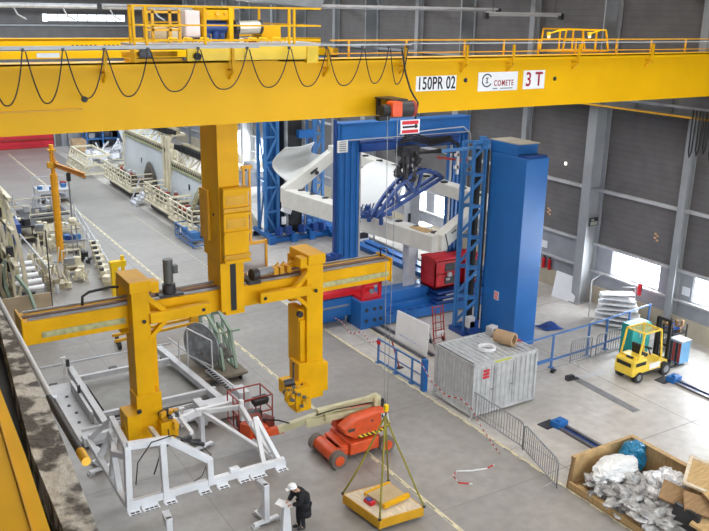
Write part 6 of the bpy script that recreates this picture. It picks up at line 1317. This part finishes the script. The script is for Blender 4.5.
for k, (x, y, lab) in enumerate(((21.5, 81, 'jumble of grey and cream tooling on the floor before the blue rack'), (22.5, 74.0, 'jumble of tooling behind the further jig'))):
    m = MB()
    for j in range(18): m.cbox((x+R3.uniform(-1.8, 1.8), y+R3.uniform(-2, 2), .4+R3.random()*.9), (.8, .5, .5), R3.random()*3, R3.random()*.4)
    for j in range(8): m.bar((x+R3.uniform(-1.8, 1.8), y+R3.uniform(-2, 2), 0), (x+R3.uniform(-1.8, 1.8), y+R3.uniform(-2, 2), 1.9), .1)
    solo('tooling_stack', m, WHTD if k == 0 else BEID, lab, 'tooling')
# things along the right wall far away, seen between mast and tower
for k, (y, h, c_, lab) in enumerate(((60, 1.4, BLUL, 'blue machine by the bright far windows, nearest the lattice tower'), (65, 1.8, GREYM, 'grey machine by the bright far windows, middle one'), (70.5, 1.3, BEI, 'beige bench by the bright far windows, furthest one'))):
    t = thing('far_machine', lab, 'machine', (29.5, y, 0)); m = MB(); m.box(28.6, 30.4, y-1.3, y+1.3, 0, h*.7); m.cbox((29.4, y, h*.8), (.9, 1.2, h*.5)); part('body', m, c_, t, bev=.02); m = MB()
    for j in range(6): m.cbox((28.6+R3.random()*1.8, y+R3.uniform(-1.2, 1.2), h*.8), (.3, .3, .4), R3.random())
    part('fittings', m, DRK, t)

# ================================================================== LEFT SIDE OF THE HALL
jc = thing('jib_crane', 'slim yellow pillar jib crane on the left side of the aisle', 'jib crane', (9.8, 49.2, 0)); m = MB(); m.cyl((9.85, 49.2, .03), (9.85, 49.2, 5.2), .21, n=20); m.cyl((9.85, 49.2, 5.2), (9.85, 49.2, 6.9), .13, n=16); part('pillar', m, mat('jib_orange_yellow', (.84, .37, .01), .45), jc); m = MB(); m.cyl((9.85, 49.2, 0), (9.85, 49.2, .05), .45, n=20); part('base_plate', m, GREYM, jc)
m = MB(); m.ibar((9.95, 49.1, 5.75), (10.65, 45.2, 5.75), .14, .26, .03); m.bar((9.85, 49.2, 6.8), (9.95, 48.9, 5.8), .08); part('jib_arm', m, mat('jib_arm_orange', (.62, .26, .05), .5), jc)
m = MB(); m.cbox((9.85, 49.2, 5.75), (.6, .3, .34)); m.cbox((9.85, 49.2, 6.6), (.42, .42, .08)); part('slew_bracket', m, YELD, jc)
ch = thing('chain_hoist', 'small chain hoist hanging under the arm of the yellow jib crane', 'hoist', (10.3, 47.5, 1.6)); m = MB(); m.cbox((10.3, 47.5, 5.3), (.2, .2, .45)); m.bar((10.3, 47.5, 5.4), (10.3, 47.5, 5.66), .06); part('hoist_body', m, BLK, ch); m = MB(); m.cyl((10.3, 47.5, 5.1), (10.3, 47.5, 3.0), .05, n=6); m.bar((10.2, 47.4, 2.6), (10.2, 47.4, .4), .07); m.bar((10.45, 47.4, 2.6), (10.45, 47.4, .4), .07); part('chain', m, GREYM, ch); m = MB(); m.sph((10.3, 47.5, 2.8), .28, (1, 1, .7)); m.bar((9.95, 47.4, 2.6), (10.7, 47.4, 2.6), .1); part('gripper', m, BEI, ch)
# tall cream curved jig at the left edge
lj = thing('curved_jig', 'tall cream curved rib jig standing at the left edge of the picture', 'assembly jig', (5.4, 45, 0))
def arc_rib(x, y, w=.22, s=1.0):
    return [(x-.3, y+1.2, 7.6*s), (x+.35, y+.7, 7.1*s), (x+.9, y+.2, 6.2*s), (x+1.3, y, 4.9*s), (x+1.55, y-.2, 3.3*s), (x+1.7, y-.3, 1.6*s), (x+1.7, y-.3, .2)]
for k in range(4):
    m = MB(); m.pipe(arc_rib(4.6+k*.12, 47.5-k*1.6), .20); m.pipe([(a-.55, b, c-.25) for a, b, c in arc_rib(4.6+k*.12, 47.5-k*1.6)], .12)
    A_ = arc_rib(4.6+k*.12, 47.5-k*1.6)
    for a, b in zip(A_[::1], A_[1:]): m.bar(a, (b[0]-.55, b[1], b[2]-.25), .12)
    part('rib', m, BEI if k % 2 else CREAM, lj)
m = MB()
for z in (.4, 2.2, 4.0, 5.6): m.bar((6.2, 41.5, z), (6.2, 49, z), .2)
m.bar((4.2, 42, .3), (7.2, 42, .3), .2); m.bar((4.2, 48, .3), (7.2, 48, .3), .2); m.cyl((5.1, 47.2, 7.7), (5.1, 48.4, 7.7), .35); part('longitudinal_beam', m, BEI, lj)
m = MB()
for k in range(9): m.cbox((5.6+R3.random()*.6, 42+k*.75, 1.6+R3.random()*4), (.3, .3, .5)); 
m.box(4.6, 5.6, 42, 48, 1.0, 4.5); part('dark_tooling', m, DRK, lj)
m = MB(); m.box(5.9, 7.4, 46.6, 48.4, 2.6, 3.1); part('blue_panel', m, BLUD, lj)
# stair / handrail along it
t = thing('stair_handrail', 'light curved handrail of a platform right of the cream rib jig', 'handrail', (8.2, 45, 0)); m = MB()
m.tube([(8.1, 52.5, 2.2), (7.7, 49.5, 1.9), (7.9, 47, 1.6), (8.2, 44.5, 1.1), (8.3, 43.2, .1)], .05, 6); m.tube([(7.7, 49.5, 1.2), (7.9, 47, .9), (8.2, 44.5, .5)], .035, 6)
for x, y, z in ((7.75, 49.5, 1.9), (7.9, 47.2, 1.6), (8.15, 45, 1.2)): m.bar((x, y, 0), (x, y, z), .05)
part('rail', m, WHTD, t)
t = thing('stepped_rack', 'rack with five shiny white rollers at the left below the handrail', 'rack', (7.0, 43.8, 0)); m = MB()
for k in range(5): m.cyl((6.3, 42.6+k*.75, .7+.12*k), (7.6, 42.6+k*.75, .7+.12*k), .13)
part('rollers', m, WPLA, t); m = MB(); m.bar((6.3, 42.4, .5), (6.3, 45.8, 1.0), .08); m.bar((7.6, 42.4, .5), (7.6, 45.8, 1.0), .08)
for x in (6.3, 7.6):
    for y in (42.4, 45.8): m.bar((x, y, 0), (x, y, 1.0), .08)
part('frame', m, GREYM, t)
gj = thing('green_jig', 'sage green curved supports at the left edge above the brown panel', 'jig', (5.0, 40, 0))
for k in range(6):
    m = MB(); y = 38.6+k*.75; x = 4.5+.28*k; m.pipe([(x, y, .2), (x-.25, y+.1, 1.4), (x-.15, y, 2.3), (x+.3, y-.1, 2.9)], .15); part('support', m, GRN if k % 2 else BEID, gj)
m = MB(); m.bar((4.0, 38.6, .2), (6.2, 42.6, .2), .2); m.bar((5.3, 38.3, .2), (7.4, 41.8, .2), .2)
for k in range(6): m.cbox((5.2+k*.3, 39+k*.6, .5), (.5, .4, .5), .4)
part('base', m, DRK, gj)
m = MB(); m.pipe([(5.6, 38.0, 2.9), (6.0, 37.6, 2.2), (6.25, 37.2, 1.0), (6.3, 37.0, 0)], .13); solo('curved_green_tube', m, GRN, 'thin sage green curved tube standing before the brown panel at the left', 'tube')
t = thing('brown_panel', 'flat light brown board standing under the green jig at the left edge', 'board', (5.3, 37.8, 0)); m = MB(); m.box(3.6, 7.0, 37.9, 38.0, 0, 1.9); part('board', m, mat('tan_board', (.42, .33, .22), .75), t); m = MB(); m.bar((7.0, 38.0, 0), (7.0, 38.0, 1.95), .08); m.bar((7.05, 38.1, 0), (7.05, 38.1, 4.8), .05); part('edge_post', m, DRK, t)
# handrail with beige gear along the aisle
t = thing('aisle_handrail', 'white tubular handrail along the left of the aisle behind the yellow jib crane', 'handrail', (12, 50, 0)); m = MB(); P0 = V((12.95, 58.8, 0)); P1 = V((11.0, 41.2, 0))
for z in (.55, 1.1): m.bar(P0+V((0, 0, z)), P1+V((0, 0, z)), .05)
for k in range(10): p = P0+(P1-P0)*k/9; m.bar(p, p+V((0, 0, 1.1)), .05)
part('rail', m, WHTD, t)
t = thing('beige_beam_tool', 'long beige beam tool lying inside the aisle handrail', 'tooling', (11.3, 45, 0)); m = MB(); m.bar((11.9, 49.5, .5), (10.7, 42.3, .5), .35, .3)
for k in range(8): f = k/7; m.cbox((11.9-1.2*f, 49.5-7.2*f, .75), (.5, .35, .3), f)
for k in range(4): f = k/3; m.bar((11.6-1.1*f, 49-6.4*f, .1), (12.3-1.1*f, 49.2-6.4*f, .1), .15)
part('beam', m, BEI, t); m = MB()
for k in range(6): m.cbox((11.7-.2*k, 48.8-1.1*k, .98), (.2, .2, .15))
part('clamps', m, DRK, t)
HUE = {'grey_white_paint': 'grey', 'dark_metal': 'black', 'dark_blue_paint': 'dark blue', 'tower_blue_paint': 'blue', 'white_plastic': 'white', 'rust_red_paint': 'red', 'beige_jig_paint': 'beige', 'grey_metal': 'steel'}
def bench(label, x, y, w=1.6, d=1.1, h=.95, m_=BEI, top=GREYM, n=6, hue=(WHTD, DRK, BLUD)):
    t = thing('work_bench', label, 'bench', (x, y, 0)); m = MB(); m.box(x-w/2, x+w/2, y-d/2, y+d/2, h-.08, h); part('bench_top', m, top, t)
    for a in (-1, 1):
        for b in (-1, 1): m = MB(); m.bar((x+a*(w/2-.06), y+b*(d/2-.06), 0), (x+a*(w/2-.06), y+b*(d/2-.06), h-.08), .08); part('leg', m, m_, t)
    m = MB(); m.box(x-w/2+.05, x+w/2-.05, y-d/2+.05, y+d/2-.05, .3, .34); m.pipe([(x-w/2, y+d/2, h), (x-w/2, y+d/2, h+.7), (x+w/2, y+d/2, h+.7), (x+w/2, y+d/2, h)], .06); part('shelf_frame', m, m_, t)
    for j in range(n):
        xx = x+R3.uniform(-w/2+.2, w/2-.2); yy = y+R3.uniform(-d/2+.15, d/2-.15); m = MB(); s = R3.uniform(.15, .4); m.cbox((xx, yy, h+s/2), (s*1.3, s, s), R3.random()*3)
        solo('bench_item', m, hue[j % len(hue)], '%s part on the %s' % (HUE[hue[j % len(hue)].name], label), 'tool part', 'parts on the %s' % label)
bench('far white bench at the left of the aisle', 13.0, 66.0, 2.4, 2.2, 1.0, WHTD, LGREY, 6, (BLUL, WPLA, BLUL, REDD))
bench('beige bench with a dark top behind the jib crane pillar', 10.7, 58.2, 3.0, 2.6, 1.0, BEI, DRK, 7, (BEI, DRK, WHTD))
bench('low beige bench nearer than the dark topped bench', 10.6, 54.0, 2.6, 2.0, .9, BEI, BEID, 7, (BEI, WHTD, GREYM))
bench('railed beige bench left of the jib crane pillar', 8.7, 55.5, 2.0, 2.8, 1.1, BEI, DRK, 6, (DRK, BEI))
bench('grey bench at the left between cream jig and handrail', 7.0, 52.5, 1.8, 2.6, .9, WHTD, BLUD, 5, (BLUD, DRK))
bench('small bench with blue case right of the jib crane pillar', 11.0, 50.9, 1.2, 1.0, .8, BEI, GREYM, 4, (BLUL, BLUD))
bench('small beige bench just below the jib crane pillar', 9.9, 46.2, 1.0, 1.0, .6, BEI, BEID, 4, (BEI, GREYM))
def tooling(label, x, y, w, d, h, m_, n=14):
    m = MB()
    for j in range(n): s = R3.uniform(.12, .4); m.cbox((x+R3.uniform(-w, w)/2, y+R3.uniform(-d, d)/2, .1+R3.random()*h*.7), (s, s*.7, s*.9), R3.random()*3)
    for j in range(n//2): a = (x+R3.uniform(-w, w)/2, y+R3.uniform(-d, d)/2, .02); m.bar(a, (a[0]+R3.uniform(-.4, .4), a[1]+R3.uniform(-.4, .4), h), .07)
    solo('tooling_fixture', m, m_, label, 'tooling')
tooling('beige upright fixtures left of the jib crane pillar foot', 8.4, 47.5, 1.2, 3.4, 1.7, BEI, 18)
tooling('brown fixtures below the handrail at the left', 8.3, 43.9, .9, 2.0, 1.3, BEID, 12)
tooling('beige frame with thin bars in front of the jib crane pillar', 9.3, 43.9, 1.2, .8, 1.0, BEI, 4)
tooling('dark fixtures under the cream jig at the left edge', 6.8, 50.5, 1.8, 2.6, 1.8, DRK, 14)
tooling('beige fixtures beside the handrail end near the yellow post', 9.9, 44.9, .8, 1.6, .7, BEI, 10)
tooling('cream fixtures between jib crane and aisle handrail', 9.9, 51.6, 1.2, 1.4, 1.2, BEI, 12)
tooling('grey and white fixtures beyond the dark topped bench', 10.6, 62.5, 2.6, 3.4, 1.3, WHTD, 16)
tooling('beige fixtures between the cream jig and the railed bench', 7.6, 57.5, 1.8, 4.0, 2.0, BEI, 18)
tooling('dark tools on the floor right of the jib crane pillar', 10.9, 48.3, .6, 1.4, .7, DRK, 8)
tooling('brown and dark fixtures left of the roller rack', 5.9, 44.5, .9, 3.0, 2.0, BEID, 16)
t = thing('yellow_post', 'short bright yellow post with a hooked top behind the left leg cap', 'post', (10.9, 40.8, 0)); m = MB(); m.bar((10.65, 40.6, 0), (10.65, 40.6, 2.1), .34); m.cbox((10.85, 40.6, 2.0), (.8, .3, .3)); m.bar((11.1, 40.6, 0), (11.1, 40.6, 2.4), .16); part('post', m, YELB, t)
m = MB(); m.cbox((11.9, 40.2, .3), (.6, .5, .5), .4); m.cbox((12.3, 40.3, .2), (.5, .4, .4)); solo('white_bundle', m, WPLA, 'white bundle on the floor right of the bright yellow post', 'bundle')
m = MB(); m.cbox((12.0, 40.35, .6), (.3, .3, .14), .3); solo('red_rag', m, REDM, 'small red rag lying on the white bundle', 'rag')

# ================================================================== ROOF FITTINGS
def tubelight(label, x0, x1, y, z):
    t = thing('batten_light', label, 'light', ((x0+x1)/2, y, z)); m = MB(); m.box(x0, x1, y-.1, y+.1, z, z+.12); part('housing', m, LGREY, t); m = MB(); m.cyl((x0+.1, y, z-.03), (x1-.1, y, z-.03), .035, n=8); part('tube', m, WHTD, t)
    for x in (x0+.3, x1-.3): m = MB(); m.bar((x, y, z+.1), (x, y, z+2.3), .02); part('hanger', m, DRK, t)
    m = MB(); m.cbox((x0-.1, y, z-.05), (.2, .2, .28)); part('end_fitting', m, DRK, t); m = MB(); m.cbox((x1+.1, y, z-.05), (.2, .2, .28)); part('end_fitting', m, DRK, t)
tubelight('long hanging batten light above the middle of the girder', 19.2, 30.2, 35.2, 14.62)
tubelight('hanging batten light at the upper right, nearer the wall', 25.2, 29.6, 30.0, 14.42)
tubelight('hanging batten light left of centre far back under the roof', 12.5, 20.5, 46.4, 14.5)
t = thing('ventilation_duct', 'long grey metal duct under the roof at the upper left', 'duct', (10, 57, 14.4)); m = MB(); m.cyl((-3, 57.5, 14.45), (23, 57.5, 14.45), .16, n=14); part('duct', m, GALV, t)
for k in range(8): m = MB(); m.tube([(1+k*3, 57.5, 14.4), (1.2+k*3, 57.4, 13.9), (1.7+k*3, 57.3, 13.6)], .05, 6); part('branch', m, GALV, t)
t = thing('roof_panel_unit', 'pale sheet metal heater box under the roof above the crane trolley', 'heater', (17, 33.5, 14.6)); m = MB(); m.prism([(13.6, 33.5, 14.95), (18.6, 33.5, 14.55), (19.0, 33.5, 15.2), (13.6, 33.5, 15.3)], (0, 1.6, 0)); part('casing', m, mat('pale_duct', (.22, .24, .26), .35, metal=.3), t)
# cable bundle hanging at the right runway
t = thing('runway_cables', 'bundle of black festoon cables hanging from the right runway beam', 'cables', (30.5, 21.5, 8.8))
for k in range(7):
    x = 30.45; y = 22.6-k*.33; m = MB(); m.tube([(x, y, 10.75), (x, y-.02, 9.0+.12*(k % 3)), (x, y-.08, 8.75+.12*(k % 3)), (x, y-.15, 9.0+.12*(k % 3)), (x, y-.17, 10.75)], .035, 6); part('cable', m, BLK, t)
m = MB(); m.box(30.4, 30.5, 18, 27.5, 10.75, 10.85); part('cable_rail', m, GREYM, t)

# ================================================================== LIGHT, WORLD, CAMERA
w = bpy.data.worlds.new('World'); scn.world = w; w.use_nodes = True
bg = w.node_tree.nodes['Background']; bg.inputs[0].default_value = (.80, .90, 1, 1); bg.inputs[1].default_value = 7.0
cam = bpy.data.cameras.new('Camera'); co = bpy.data.objects.new('Camera', cam); COL.objects.link(co)
M = Matrix(((0.854251, 0.139106, -0.500903, 0), (-0.519592, 0.259430, -0.814076, 0), (0.016706, 0.955691, 0.293897, 14.5), (0, 0, 0, 1)))
co.matrix_world = M
cam.sensor_fit = 'HORIZONTAL'; cam.sensor_width = 36; cam.lens = 830*36/709; cam.clip_start = .05; cam.clip_end = 500
scn.camera = co
vs_ = scn.view_settings; vs_.view_transform = 'Standard'; vs_.look = 'None'; vs_.gamma = 1; vs_.use_curve_mapping = False; vs_.exposure = 0.0
